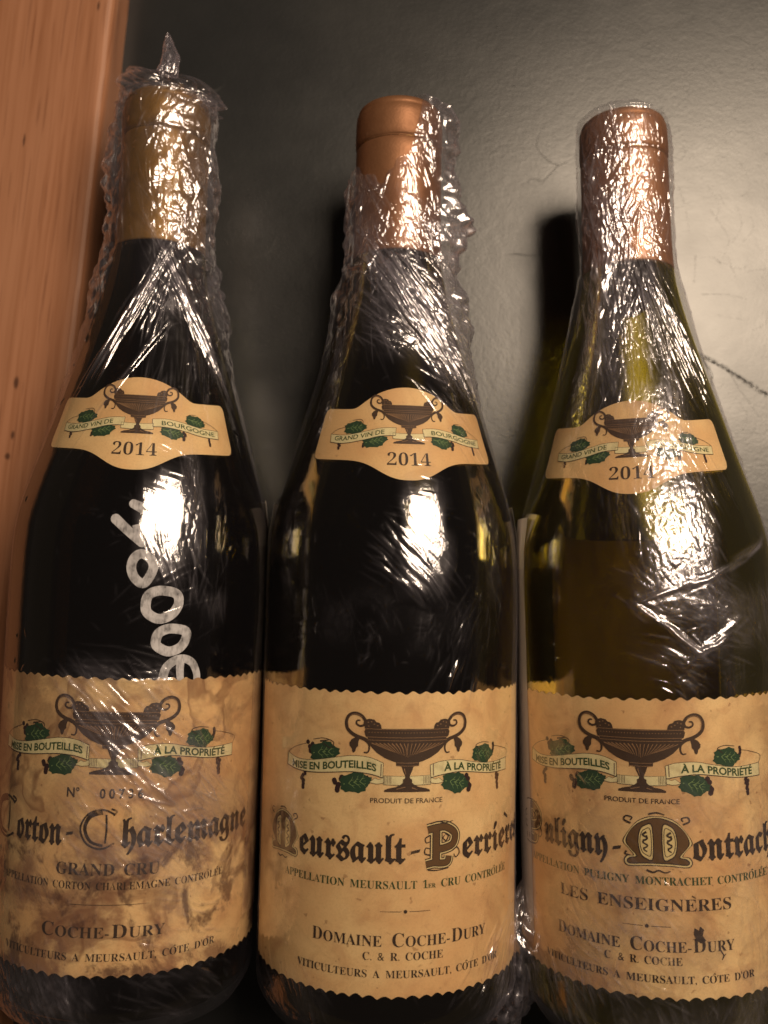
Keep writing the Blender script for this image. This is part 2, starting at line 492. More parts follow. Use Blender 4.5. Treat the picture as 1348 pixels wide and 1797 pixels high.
class Print:
    def __init__(self): self.V, self.F, self.k, self.cut = [], [], 0, False
    def _add(self, v, f, lift=True):
        b = len(self.V); z = self.k * .0016 if lift else 0.
        self.V += [(p[0], p[1], z) for p in v]; self.F += [tuple(b + i for i in t) for t in f]
        if lift: self.k += 1
    def poly(self, pts):
        v = [Vector((p[0], p[1], 0)) for p in pts]
        if max(p[0] for p in pts) - min(p[0] for p in pts) > 3.5: self.cut = True
        self._add(pts, tessellate_polygon([v]))
    def ell(self, x, y, rx, ry, n=14, rot=0.):
        c, s = math.cos(rot), math.sin(rot)
        self.poly([(x + rx * math.cos(a) * c - ry * math.sin(a) * s, y + rx * math.cos(a) * s + ry * math.sin(a) * c)
                   for a in [2 * math.pi * i / n for i in range(n)]])
    def stroke(self, pts, w0, w1=None, closed=False, sm=0):
        if sm: pts = smooth_curve(pts, sm, closed)
        q = []
        for a, b in zip(pts[:-1], pts[1:]):
            n = max(1, int(abs(b[0] - a[0]) / 2.0)); q += [(a[0] + (b[0] - a[0]) * i / n, a[1] + (b[1] - a[1]) * i / n) for i in range(n)]
        pts = q + [pts[-1]]
        v, f = stroke_quads(pts, w0, w1, closed); self._add(v, f)
    def text(self, s, style, u0, u1, base, cap, curve=None, off=0., bold=False):
        """fit a line of text into u0..u1 on a baseline; curve(u) bends it"""
        V, F = text_mesh(s, style, off)
        x0, x1 = V[:, 0].min(), V[:, 0].max(); k = cap / cap_h(style)
        sx = (u1 - u0) / (x1 - x0)
        P = [(u0 + (x - x0) * sx, base + y * k + (curve(u0 + (x - x0) * sx) if curve else 0)) for x, y in V]
        self._add(P, F, False)
        if bold:      # heavier stems: struck again a hair to the right
            b = len(self.V); self.V += [(x + .24, y, .003) for x, y in P]; self.F += [tuple(b + i for i in t) for t in F]
        for i, ch in enumerate(s):      # accents
            if ch in 'ÉÈÀÔè' and style != 'sans':
                a = text_mesh(s[:i] + 'I', style, off)[0][:, 0].max() if i else x0
                b = text_mesh(s[:i + 1], style, off)[0][:, 0].max()
                x = u0 + ((a + b) / 2 - x0) * sx; y = base + cap * (1.1 if style == 'serif' else 1.0) + (curve(x) if curve else 0)
                d = cap * .16
                if ch == 'É': q = [(x - d, y), (x + d, y + d * 1.2)]
                elif ch in 'ÈÀè': q = [(x - d, y + d * 1.2), (x + d, y)]
                else: q = [(x - d, y), (x, y + d), (x + d, y)]
                self.stroke(q, cap * .12, cap * .09)
    def caps(self, pieces, u0, u1, base):
        """[(text, cap height)...] serif pieces laid out side by side to fill u0..u1"""
        W = []
        for s, c in pieces:
            V, _ = text_mesh(s, 'serif', -.006); W.append((V[:, 0].max() - V[:, 0].min()) * c)
        gap = .11; gaps = [0] + [(.55 if pieces[i][0].startswith(' ') else gap) * pieces[i][1] for i in range(1, len(pieces))]
        k = (u1 - u0) / (sum(W) + sum(gaps)); u = u0
        for (s, c), w, g in zip(pieces, W, gaps):
            u += g * k; self.text(s.strip(), 'serif', u, u + w * k, base, c, None, -.006); u += w * k
    def build(self, name, mat, parent, wrap, off, label=None):
        if not self.F: return None
        bm = bmesh.new()
        vs = [bm.verts.new(p) for p in self.V]
        for f in self.F:
            try: bm.faces.new([vs[i] for i in f])
            except ValueError: pass
        us = [p[0] for p in self.V]; a, b = min(us), max(us); step = 2.0
        for i in range(int(math.floor(a / step)), int(math.ceil(b / step)) + 1 if self.cut else -10**6):
            bmesh.ops.bisect_plane(bm, geom=bm.verts[:] + bm.edges[:] + bm.faces[:], dist=1e-5, plane_co=(i * step, 0, 0), plane_no=(1, 0, 0))
        uv = [(v.co.x, v.co.y) for v in bm.verts]
        for v in bm.verts:
            v.co = Vector(wrap(v.co.x, v.co.y, off + v.co.z)) * MM
        bm.normal_update()
        for f in bm.faces:
            c = f.calc_center_median()
            if f.normal.x * c.x + f.normal.z * (c.z - ZC * MM) < 0: f.normal_flip()
        me = bpy.data.meshes.new(name); bm.to_mesh(me); bm.free()
        set_uv(me, uv)
        o = link(name, me, mat, parent)
        if label: o["label"] = label
        return o

def wrap_body(phi0):
    def w(u, v, off):
        a = phi0 + u / 41.55; r = R + .30 + off
        return (r * math.sin(a), v, ZC + r * math.cos(a))
    return w
NECK_S = 176.0
def wrap_neck(phi0):
    def w(u, v, off):
        a = phi0 + u / 32.2; s = NECK_S + v + .0020 * u * u
        r = float(rad(s)) + .28 + off
        return (r * math.sin(a), s, ZC + r * math.cos(a))
    return w

class Art:
    """one Print per ink"""
    def __init__(self): self.p, self.g, self.n = {}, '', 0
    def __getitem__(self, k): return self.p.setdefault((k, self.g), Print())
    def new(self, nm='x'): self.n += 1; self.g = nm + str(self.n); return self
    def build(self, parent, wrap, rename=None):
        for ink, mat, nm, off in INKS:
            for (k, g), pr in self.p.items():
                if k != ink: continue
                o = pr.build('ribbon_outline' if nm == 'lettering' and g.startswith(('ribbon', 'curl')) else nm, mat, parent, wrap, off)
                if o and ink in ('vein', 'tan', 'shade', 'ix'): o["kind"] = "stuff"

INKS = [('grape', I_GRAPE, 'grapes_print', .030), ('green', I_GREEN, 'leaf_print', .048), ('vein', I_VEIN, 'leaf_veins', .060), ('ribbon', I_RIB, 'ribbon_print', .074), ('shade', I_SHADE, 'ribbon_shading', .088),
        ('brown', I_BROWN, 'urn_print', .086), ('tan', I_TAN, 'urn_highlights', .12), ('dark', I_DARK, 'lettering', .10), ('fade', I_FADE, 'worn_lettering', .10),
        ('gtxt', I_GTXT, 'green_lettering', .10), ('io', I_DARK, 'initial_outline', .05), ('ic', I_CREAM, 'initial_inline', .075),
        ('id', I_DARK, 'initial_shadow', .10), ('ig', I_GOLD, 'initial_fill', .125), ('is', I_CREAM, 'initial_counter', .15), ('ix', I_DARK, 'initial_scroll', .175)]

def urn(A, k=1.0, dx=0., dy=0., detail=True):
    """two-handled footed urn, base at v = 0, about 38 mm across the handles (k = 1)"""
    def c(x, y): return (dx + (x - 700) * .0321 * k, dy + (890 - y) * .0303 * k)
    def mir(pts): return [(1400 - x, y) for x, y in pts]
    A.new('urn'); B, T, D = A['brown'], A['tan'], A['dark']
    half = [(700, 295), (480, 296), (320, 300), (305, 325), (318, 372), (338, 384), (332, 408), (345, 428), (370, 470), (420, 522), (490, 568), (560, 598), (596, 608), (597, 640),
            (646, 648), (660, 690), (680, 738), (676, 758), (658, 768), (658, 798), (640, 815), (595, 838), (530, 852), (492, 868), (492, 886), (700, 886)]
    B.poly([c(*p) for p in half + mir(half[1:-1])[::-1]])
    for m in (lambda q: q, mir):
        w = .030 * k * 30
        h = [(318, 232), (290, 190), (250, 165), (205, 160), (160, 185), (138, 240), (146, 300), (185, 345), (240, 375), (300, 395), (350, 420)]
        B.stroke([c(*p) for p in smooth_curve(m(h), 5)], w, w * 1.2)
        B.stroke([c(*p) for p in smooth_curve(m([(312, 235), (300, 268), (262, 276), (232, 254), (240, 226), (268, 224)]), 5)], w * .8, w * .45)
        B.poly([c(*p) for p in m([(318, 215), (350, 205), (395, 212), (415, 235), (440, 240), (455, 262), (462, 296), (310, 300), (304, 250)])])
        B.poly([c(*p) for p in m([(225, 385), (190, 405), (168, 440), (172, 468), (192, 490), (198, 520), (212, 533), (226, 515), (232, 488), (250, 468), (252, 430), (262, 400)])])
        B.stroke([c(*p) for p in smooth_curve(m([(300, 400), (345, 440), (352, 490), (335, 525), (302, 522)]), 5)], w * .75, w * .4)
        if detail:
            T.stroke([c(*p) for p in smooth_curve(m([(285, 195), (250, 172), (205, 168), (168, 195), (152, 240), (160, 300)]), 4)], w * .16)
            for q in ((340, 240), (370, 232), (395, 255), (425, 268), (345, 275)):
                x, y = m([q])[0]; T.ell(*c(x, y), .22 * k, .16 * k, 6)
    if detail:
        for i in range(-13, 14):
            T.ell(*c(700 + i * 27, 332), .16 * k, .14 * k, 5)
        for yy, xx in ((300, 385), (376, 375), (404, 365), (612, 98), (640, 98)):
            T.stroke([c(700 - xx, yy), c(700, yy + 3), c(700 + xx, yy)], .13 * k)
        for i in range(-9, 10):      # gadroon flutes
            f = i / 9.5; x0 = 700 + f * 345; x1 = 700 + f * 110
            y0 = 432; sag = 560 - abs(f) * 60
            T.stroke([c(*p) for p in smooth_curve([(x0, y0), (x0 * .72 + x1 * .28 + (14 if i < 0 else -4), (y0 + sag) / 2 - 6), (x1 * .8 + x0 * .2, sag)], 5)],
                     (.42 if i < -1 else .26) * k * (1 - .35 * abs(f)), .08 * k)
        T.stroke([c(668, 665), c(684, 722)], .3 * k, .1 * k); T.stroke([c(600, 858), c(680, 838)], .18 * k); T.stroke([c(740, 845), c(790, 862)], .3 * k, .1 * k)

def leaf(A, x, y, sx, sy, rot=0., seed=0):
    A.new('leaf'); r = random.Random(seed); c, s = math.cos(rot), math.sin(rot)
    def t(a, b): return (x + a * sx * c - b * sy * s, y + a * sx * s + b * sy * c)
    pts = []
    n = 30
    for i in range(n):
        a = 2 * math.pi * i / n
        lob = .98 + .22 * abs(math.cos(2.5 * a)) + (.07 if i % 2 else -.05) + r.uniform(-.03, .03)
        pts.append(t(lob * math.cos(a), lob * math.sin(a)))
    A['green'].poly(pts)
    V = A['vein']; w = .035 * (sx + sy)
    V.stroke([t(-.85, 0), t(0, .05), t(.8, 0)], w * 1.1, w * .4)
    for k in (-.45, -.05, .35):
        for sg in (-1, 1):
            V.stroke([t(k, .02), t(k + .25, sg * .35), t(k + .38, sg * .68)], w * .9, w * .3)
            V.stroke([t(k + .2, sg * .28), t(k + .42, sg * .3)], w * .6, w * .3)

def grapes(A, x, y, w, h, seed=0, n=9):
    A.new('grapes'); r = random.Random(seed)
    for i in range(n):
        k = i / (n - 1)
        xx = x + r.uniform(-1, 1) * w * (1 - k) * .8; yy = y - k * h
        A['grape'].ell(xx, yy, w * .42, w * .42, 8)

def ribbon(A, top, bot, outline=.16):
    A.new('ribbon'); T, Bt = smooth_curve(top, 5), smooth_curve(bot, 5)
    R_, O = A['ribbon'], A['dark']
    n = min(len(T), len(Bt))
    v, f = [], []
    for i in range(n): v += [T[i], Bt[i]]
    for i in range(n - 1): f.append((2 * i, 2 * i + 1, 2 * i + 3, 2 * i + 2))
    R_._add(v, f)
    O.stroke(T, outline); O.stroke(Bt, outline * 1.5); O.stroke([T[0], Bt[0]], outline); O.stroke([T[-1], Bt[-1]], outline)

def emblem(A):
    """urn with grape-leaf ribbon, as on the front labels (v = 0 at the urn's foot)"""
    mt = [(-6.9, 4.7), (-.4, 4.6), (6.9, 4.8)]; mb = [(-6.9, 2.2), (-.4, 2.0), (6.9, 2.2)]
    ribbon(A, mt, mb, .10)
    S = A['shade']
    for sg in (-1, 1):
        for i in range(5): S.stroke([(sg * (6.6 - i * .45), 4.6), (sg * (6.6 - i * .45), 2.4)], .2)
    ribbon(A, [(-9.3, 4.0), (-8.2, 3.6), (-7.0, 4.3)], [(-11.0, 2.7), (-9.0, 2.3), (-6.8, 2.6)], .10)
    ribbon(A, [(7.0, 4.3), (8.2, 3.6), (9.3, 4.0)], [(6.8, 2.6), (9.0, 2.3), (11.0, 2.7)], .10)
    leaf(A, -25.2, 10.2, 4.4, 2.7, .15, 1); leaf(A, -15.2, 2.4, 4.2, 2.6, .2, 2)
    leaf(A, 14.8, 2.2, 4.0, 2.6, -.2, 3); leaf(A, 25.3, 9.6, 4.0, 2.4, -.1, 4)
    grapes(A, -30.0, 12.6, 1.7, 2.6, 1, 7); grapes(A, -20.6, 3.6, 1.9, 3.8, 2, 8); grapes(A, -11.2, 4.2, 1.0, 1.4, 3, 4)
    grapes(A, 19.6, 3.8, 2.0, 4.0, 4, 9); grapes(A, 29.8, 12.0, 1.3, 2.4, 5, 6)
    grapes(A, -32.6, 3.8, 1.5, 4.6, 6, 10); grapes(A, 32.6, 3.2, 1.5, 4.6, 7, 10)
    ribbon(A, [(-39.2, 8.7), (-34.7, 7.4), (-28.8, 7.7), (-21.6, 9.1), (-16.3, 10.0), (-11.2, 9.8), (-7.0, 8.3)],
           [(-39.5, 5.0), (-34.6, 4.1), (-28.7, 4.1), (-21.4, 4.9), (-16.2, 5.4), (-11.1, 5.1), (-7.1, 4.1)], .15)
    ribbon(A, [(6.7, 7.7), (10.1, 8.6), (15.8, 8.7), (21.3, 7.6), (28.8, 6.6), (37.9, 6.9)],
           [(6.9, 4.0), (10.2, 4.7), (15.8, 5.2), (21.4, 4.6), (28.9, 3.5), (37.9, 3.2)], .15)
    for sg in (-1, 1): S.stroke([(sg * 7.6, 8.0), (sg * 7.7, 4.6)], .35)
    A.new('curl'); D = A['dark']
    D.stroke([(-39.2, 8.7), (-36.2, 10.6), (-31.5, 12.2)], .15, sm=5); D.stroke([(-29, 13.6), (-25.2, 14.3), (-22.0, 13.4), (-23.0, 11.7), (-25.5, 12.8)], .16, .3, sm=5)
    D.stroke([(-26.5, 13.3), (-23.5, 13.9)], .5, .2)
    A.new('curl'); D = A['dark']; D.stroke([(37.9, 6.9), (38.7, 9.0), (34, 10.6), (30.5, 11.3)], .15, sm=5); D.stroke([(28, 12.6), (24.8, 13.0), (22.3, 12.3), (23.9, 10.9)], .16, .3, sm=5)
    urn(A); A.new('text')

def band_text(A, ink, s, u0, u1, curve, cap):
    A[ink].text(s, 'sans', u0, u1, 0, cap, curve, .012)

def initial_P(A, u0, v0, w, h):
    """ornate block initial: dark outline, cream inline, gold body"""
    def c(x, y): return (u0 + x * w, v0 + y * h)
    sk = [(smooth_curve([(.14, .86), (.36, .90), (.62, .90), (.86, .74), (.82, .52), (.62, .44), (.42, .42)], 6), 1.0),
          ([(.36, .90), (.36, .10)], 1.25), (smooth_curve([(.10, .09), (.3, .12), (.5, .10), (.66, .12), (.70, .25)], 5), .8)]
    for ink, wd in (('io', .30), ('ic', .245), ('id', .19), ('ig', .145)):
        for pts, g in sk: A[ink].stroke([c(*p) for p in pts], w * wd * (.55 + .45 * g))
    X = A['ix']
    for q in ([(.60, .76), (.68, .70), (.62, .60), (.54, .66), (.58, .72)], [(.20, .74), (.08, .68), (.10, .58), (.20, .60)], [(.20, .30), (.07, .34), (.09, .46), (.2, .44)],
              [(.80, .36), (.93, .42), (1.0, .30), (.90, .20), (.84, .28)], [(.2, 1.0), (.4, 1.04), (.6, 1.0), (.8, 1.03)], [(.15, -.03), (.4, -.05), (.7, -.02)]):
        X.stroke([c(*p) for p in smooth_curve(q, 6)], w * .035, w * .02)

def initial_M(A, u0, v0, w, h):
    def c(x, y): return (u0 + x * w, v0 + y * h)
    def shape(e):
        L = [(.5, 1 + e * .6), (.36, .975 + e), (.20, .88 + e), (.07, .70 + e * .7), (-.01 - e, .49), (.06 - e * .5, .36), (.15 - e, .22 + e * .2), (.05 - e, .19 + e * .7), (.00 - e, .11), (.05 - e * .6, .03 - e), (.3, .055 - e), (.5, .06 - e)]
        Rr = [(1 - x, y) for x, y in L[1:-1]][::-1]
        return smooth_curve(L + Rr, 3, True)
    for ink, e in (('io', .030), ('ic', .012), ('id', -.016), ('ig', -.040)):
        A[ink].poly([c(*p) for p in shape(e)])
    for sx in (.315, .685):
        def oval(k):
            q = [(sx + (.10 if sx < .5 else -.10) * k, .5 + .30 * k), (sx, .5 + .32 * k), (sx - (.075 if sx < .5 else -.075) * k, .5 + .22 * k), (sx - (.105 if sx < .5 else -.105) * k, .5),
                 (sx - (.075 if sx < .5 else -.075) * k, .5 - .22 * k), (sx, .5 - .31 * k), (sx + (.10 if sx < .5 else -.10) * k, .5 - .30 * k)]
            return [c(*p) for p in smooth_curve(q, 4, True)]
        A['is'].poly(oval(1.0)); A['ix'].stroke(oval(1.06), w * .016, closed=True); A['ix'].stroke(oval(.80), w * .012, closed=True)
        A['ix'].stroke([c(sx + a, b) for a, b in smooth_curve([(.02, .70), (-.04, .64), (.03, .58), (-.04, .50), (.03, .43), (-.03, .36), (.02, .31)], 5)], w * .035, w * .02)
        for b in (.62, .54, .45, .38): A['ix'].ell(*c(sx + (.02 if b in (.62, .45) else -.025), b), w * .018, h * .02, 6)
    X = A['ix']
    for q in ([(.1, .86), (.0, .92), (.03, 1.0), (.12, .98), (.10, .92)], [(.9, .86), (1.0, .92), (.97, 1.0), (.88, .98), (.9, .92)], [(.38, 1.06), (.5, 1.09), (.62, 1.05)], [(.32, -.05), (.42, -.09), (.5, -.05), (.6, -.09), (.68, -.06)],
              [(.02, .3), (.0, .24), (.08, .22)]):
        X.stroke([c(*p) for p in smooth_curve(q, 6)], w * .03, w * .018)

def initial_C(A, u0, v0, w, h):
    def c(x, y): return (u0 + x * w, v0 + y * h)
    big = smooth_curve([(.95, .86), (.62, .98), (.25, .86), (.06, .52), (.22, .16), (.6, .02), (.95, .16)], 6)
    A['fade'].stroke([c(*p) for p in big], w * .05, w * .05)
    A['fade'].stroke([c(*p) for p in smooth_curve([(.62, .92), (.30, .80), (.18, .50), (.34, .2), (.66, .1)], 6)], w * .12, w * .06)
    A['fade'].stroke([c(*p) for p in [(.72, .86), (.74, .5), (.72, .16)]], w * .05)
    A['fade'].stroke([c(*p) for p in smooth_curve([(.9, .84), (.98, .94), (.84, 1.0)], 5)], w * .05)

def paper_sheet(name, half_w, s0, s1, wrap, mat, parent, pitch=3.8, amp=.36, nu=360, nv=26, seed=0):
    u = np.linspace(-half_w, half_w, nu); rng = np.random.RandomState(seed)
    jt = np.interp(u, np.linspace(-half_w, half_w, 60), rng.normal(0, .13, 60))
    top = s1 + amp * np.sin(2 * math.pi * u / pitch + .8 * np.sin(u * .19 + seed)) + jt
    bot = s0 - amp * 1.25 * (1 - 2 * np.abs(np.sin(math.pi * u / pitch + .5 * np.sin(u * .17 + seed)))) - jt[::-1]
    V, UV = [], []
    for j in range(nv):
        k = j / (nv - 1)
        for i in range(nu):
            v = bot[i] * (1 - k) + top[i] * k
            V.append(wrap(u[i], v, -.06 + .03 * math.sin(u[i] * .31 + v * .17) * math.sin(v * .23 + seed))); UV.append((u[i], v))
    me = mesh_np(name, V, grid_faces(nv, nu)); set_uv(me, UV)
    o = link(name, me, mat, parent)
    return o

def neck_sheet(wrap, mat, parent, hw=(30.5, 31.5)):
    us = np.linspace(-hw[0], hw[1], 150); V, UV = [], []
    nv = 22
    def top(u):
        a = 15.9 - (23 - math.sqrt(max(0, 529 - u * u))) if abs(u) < 22.9 else -9.
        return math.log(math.exp(a * 1.1) + math.exp(8.3 * 1.1)) / 1.1 - .02      # arc blended into the band
    def bot(u): return -8.2 - 5.8 * math.exp(-(abs(u) / 9.8) ** 2.6)
    for j in range(nv):
        k = j / (nv - 1)
        for u in us:
            t, b = top(u), bot(u)
            e = min(u + hw[0], hw[1] - u)            # rounded corners
            cr = 2.2
            if e < cr: d = cr - math.sqrt(max(0, cr * cr - (cr - e) ** 2)); t -= d; b += d
            v = b * (1 - k) + t * k
            V.append(wrap(u, v, -.05)); UV.append((u, v))
    me = mesh_np("neck_label", V, grid_faces(nv, len(us))); set_uv(me, UV)
    o = link("neck_label", me, mat, parent)
    return o

def neck_art(wrap, parent):
    A = Art()
    rl = lambda u: -.0 + .012 * u + .0  # unused slope helper
    # centre ribbon behind the stem
    ribbon(A, [(-4.6, .9), (0, .7), (5.0, .9)], [(-4.6, -1.0), (0, -1.2), (5.0, -1.0)], .09)
    leaf(A, -16.8, 2.2, 3.3, 1.9, .1, 11); leaf(A, -10.0, -1.9, 3.3, 1.8, .25, 12); leaf(A, 10.4, -1.6, 3.1, 1.8, -.25, 13); leaf(A, 18.2, 2.2, 3.0, 1.7, -.3, 14)
    grapes(A, -21.3, -2.0, 1.0, 2.6, 15, 7); grapes(A, 22.6, -2.6, 1.0, 2.6, 16, 7); grapes(A, 14.0, -1.6, 1.2, 2.2, 17, 6); grapes(A, 20.8, 2.8, 1.0, 1.6, 18, 5); grapes(A, -13.4, -2.0, .9, 1.8, 19, 5)
    ribbon(A, [(-25.2, .0), (-20, -.2), (-14.0, .9), (-8.5, 2.3), (-3.6, 2.6)], [(-24.8, -2.6), (-20, -2.9), (-13.6, -1.7), (-8.5, -.3), (-3.8, .0)], .12)
    ribbon(A, [(4.6, 2.4), (9, 2.6), (14, 1.7), (20, .2), (26.5, -.4)], [(4.8, -.1), (9, -.1), (14, -1.0), (20, -2.5), (26.2, -3.1)], .12)
    A.new('curl'); D = A['dark']
    D.stroke([(-25.2, 0), (-23.0, 1.6), (-19, 2.6)], .12, sm=4); D.stroke([(-18, 4.6), (-15.2, 5.0), (-14.2, 4.0), (-15.5, 3.6)], .12, .2, sm=4)
    A.new('curl'); D = A['dark']; D.stroke([(26.5, -.4), (24.2, 1.2), (21, 2.6)], .12, sm=4); D.stroke([(18.6, 4.4), (16.4, 4.4), (15.6, 3.8)], .12, .2, sm=4)
    cl = lambda u: -1.95 + np.interp(u, [-25, -20, -14, -8.5, -3.6], [0., -.1, .95, 2.3, 2.7])
    cr = lambda u: -1.95 + np.interp(u, [4.6, 9, 14, 20, 26.5], [2.5, 2.55, 1.7, .2, -.5])
    A.new(); A['gtxt'].text("GRAND VIN DE", 'sans', -23.4, -7.2, .0, 1.35, cl, .012)
    A.new(); A['gtxt'].text("BOURGOGNE", 'sans', 7.4, 24.8, .0, 1.35, cr, .012)
    urn(A, .70, .3, -2.6); A.new('vintage'); D = A['dark']
    D.text("2014", 'serif', -6.0, 6.2, -9.4, 3.9, None, -.012)
    A.build(parent, wrap)

# ------------------------------------------------------------------ film
def vnoise(x, y, seed):
    rng = np.random.RandomState(seed); T = rng.rand(256, 256)
    xi = np.floor(x).astype(int); yi = np.floor(y).astype(int); fx = x - xi; fy = y - yi
    fx = fx * fx * fx * (fx * (fx * 6 - 15) + 10); fy = fy * fy * fy * (fy * (fy * 6 - 15) + 10)
    a = T[xi & 255, yi & 255]; b = T[(xi + 1) & 255, yi & 255]; c = T[xi & 255, (yi + 1) & 255]; d = T[(xi + 1) & 255, (yi + 1) & 255]
    return (a * (1 - fx) + b * fx) * (1 - fy) + (c * (1 - fx) + d * fx) * fy

def ridged(x, y, seed, oct=3):
    """crumple: sharp creases between flat facets"""
    h = np.zeros_like(x); a = 1.; f = 1.
    for o in range(oct):
        h += a * np.abs(2 * vnoise(x * f + 7.3 * o, y * f - 3.1 * o, seed + o) - 1); a *= .5; f *= 2.1
    return h

def make_film(spec, parent):
    rng = np.random.RandomState(spec['seed'])
    ph = np.radians(np.concatenate([np.arange(-112, -98, 1.5), np.arange(-98, 98, .54), np.arange(98, 113, 1.5)]))
    top = spec['top'] - 5.6
    s = np.concatenate([np.arange(-1.5, 150, .38), np.arange(150, LTOP, .32), np.linspace(LTOP, top, max(4, int((top - LTOP) / .5)))])
    ns, npz = len(s), len(ph)
    # envelope of the bottle with its capsule; film bridges the hollow of the shoulder
    cs = np.array([c[0] for c in CAPS[2:-4]]); cr = np.array([c[1] for c in CAPS[2:-4]])
    env = rad(np.clip(s, 0, 299)).copy()
    m = s > 241; env[m] = np.maximum(env[m], np.interp(s[m], cs, cr))
    env = np.where(s < 8, env - (8 - s) ** 2 * .045, env)
    hull = np.interp(s, [150, 178, 205, 241], [rad(150), rad(178) + .4, rad(205) + .6, 15.4])
    env = np.where((s > 150) & (s < 241), np.maximum(env, hull), env)
    k = np.hanning(9); k /= k.sum(); env = np.convolve(np.pad(env, 4, mode='edge'), k, 'valid')
    env = np.where(s > 293.4, np.interp(s, [293.4, 293.4 + (top - 293.4) * .45, top - .8, top], [15.0, 13.5, spec.get('tip', 7), 1.0]), env)
    S = np.repeat(s[:, None], npz, 1); P = np.repeat(ph[None], ns, 0); E = np.repeat(env[:, None], npz, 1)
    U = P * np.maximum(E, 8)
    h = .62 + .35 * (vnoise(U * .07 + 40, S * .05 + 9, spec['seed']) - .5)
    haze = np.zeros_like(h); UF, SF, PF, EF = U, S, P, E
    for (f0, s0, rf, rs_, amt) in spec.get('loose', []):
        s0 = sm(s0)
        g = np.exp(-((np.degrees(P) - f0) / rf) ** 2 - ((S - s0) / rs_) ** 2)
        h += amt * g * (.15 + 1.0 * vnoise(U * .16 + 3, S * .11 + 5, spec['seed'] + 11) + .7 * vnoise(U * .4 + 3, S * .33 + 5, spec['seed'] + 12)); haze += .4 * g * min(1, amt / 3)
    def crease(f0, s0, th, L, w, a, bend, hz):
        nonlocal h, haze
        i0 = np.searchsorted(s, s0 - L - 4 * w); i1 = np.searchsorted(s, s0 + L + 4 * w)
        if i1 - i0 < 2: return
        du = (P[i0:i1] - f0) * E[i0:i1]; ds = S[i0:i1] - s0
        t = du * math.cos(th) + ds * math.sin(th); d = -du * math.sin(th) + ds * math.cos(th) + bend * t * t / max(L, 1)
        tp = np.clip(1 - (t / L) ** 2, 0, 1)
        g = np.exp(-(d / w) ** 2) * tp
        h[i0:i1] += a * g; haze[i0:i1] += hz * g
    fh = math.radians(spec['hl'])
    def tilt(f, ss, w, lo, hi):      # steep enough, often, to turn the film towards the lamp
        return w * 1.16 * max(.12, min(.85, math.hypot(f - fh, max(0, (150 - ss) * .0042)))) * rng.uniform(lo, hi)
    for (f0, s0, wf, ws) in spec['flat']:      # film pulled taut into a flat facet over the shoulder
        df = P - math.radians(f0); sl = (np.interp(s0 + 10, s, env) - np.interp(s0 - 10, s, env)) / 20
        tgt = (np.interp(s0, s, env) + sl * (S - s0)) / np.cos(np.clip(df, -.6, .6))
        wob = 4 * (vnoise(U * .22 + 8, S * .16, spec['seed'] + 41) - .5)
        g = np.clip((1 - np.abs(np.degrees(df) + wob) / wf) * 2.2, 0, 1) * np.clip((1 - np.abs(S - s0 + wob) / ws) * 2, 0, 1)
        h += spec.get('taut', .56) * g * np.clip(tgt - E, 0, 3); haze += .30 * g * vnoise(U * .3, S * .12 + 3, spec['seed'] + 43)  # haze put into the film here to widen and milk the highlight
    for (f0, s0, ru, rs_, amp, lx, ly, th, hz) in spec['crumple']:
        s0 = sm(s0); lx, ly, amp = lx * .9, ly * .9, amp * .42
        th = math.radians(th); i0, i1 = np.searchsorted(s, [s0 - 1.6 * rs_, s0 + 1.6 * rs_]); W = slice(i0, i1)
        U, S, P, E = UF[W], SF[W], PF[W], EF[W]
        a = U * math.cos(th) + S * math.sin(th); b = -U * math.sin(th) + S * math.cos(th)
        du = (P - math.radians(f0)) * E; g = np.exp(-(du / ru) ** 4 - ((S - s0) / rs_) ** 4)
        g = g * np.clip(1.7 * vnoise(U * .12 + f0, S * .10 + s0, spec['seed'] + 5) - .25, 0, 1)
        wx = 2.0 * (vnoise(U * .25 + 11, S * .25, spec['seed'] + 21) - .5)
        r = ridged(a / lx + wx * .6, b / ly + wx * .6, spec['seed'] + int(abs(f0) * 7 + s0) % 97, 3)
        h[W] += 1.35 * amp * g * (r - .6); haze[W] += hz * g * (.45 + .8 * np.clip(r - .35, 0, 1.2))
        U, S, P, E = UF, SF, PF, EF; rm = float(np.interp(s0, s, env))
        for i in range(int(4 * ru * rs_ * .085)):
            x, y = rng.uniform(-1.1, 1.1), rng.uniform(-1.1, 1.1); f = math.radians(f0) + x * ru / rm; w = rng.uniform(.15, .34)
            crease(f, s0 + y * rs_, th + math.pi / 2 + rng.normal(0, .24), rng.uniform(1.2, 6.0) * min(1.8, max(.6, ly / 4)), w, tilt(f, s0, w, .3, 1.4), rng.normal(0, .06), hz * .5)
    for (p0, p1, spread, n, Ls, ws, as_, jit, hz) in spec['streaks']:
        p0, p1 = (p0[0], sm(p0[1])), (p1[0], sm(p1[1])); wk = .55 if p0[1] > 165 else .72; n = int(n * (1.7 if p0[1] > 165 else 1.3))
        rm = float(np.interp((p0[1] + p1[1]) / 2, s, env))
        dx = math.radians(p1[0] - p0[0]) * rm; dy = p1[1] - p0[1]; th0 = math.atan2(dy, dx); ln = math.hypot(dx, dy)
        for i in range(n):
            k = rng.rand(); off = rng.normal(0, spread)
            f = math.radians(p0[0] + (p1[0] - p0[0]) * k) - math.sin(th0) * off / rm; ss = p0[1] + dy * k + math.cos(th0) * off
            w = wk * rng.uniform(*ws); lift = .6 * tilt(f, ss, w, .4, 1.2) if ss < 110 else 0.
            crease(f, ss, th0 + math.radians(rng.normal(0, jit)), rng.uniform(*Ls), w, lift + wk * rng.uniform(*as_) * (1 if rng.rand() < .7 else -.6) * (1 if rng.rand() < .6 else 1.9), rng.normal(0, .03), hz * rng.uniform(.3, 1.2))
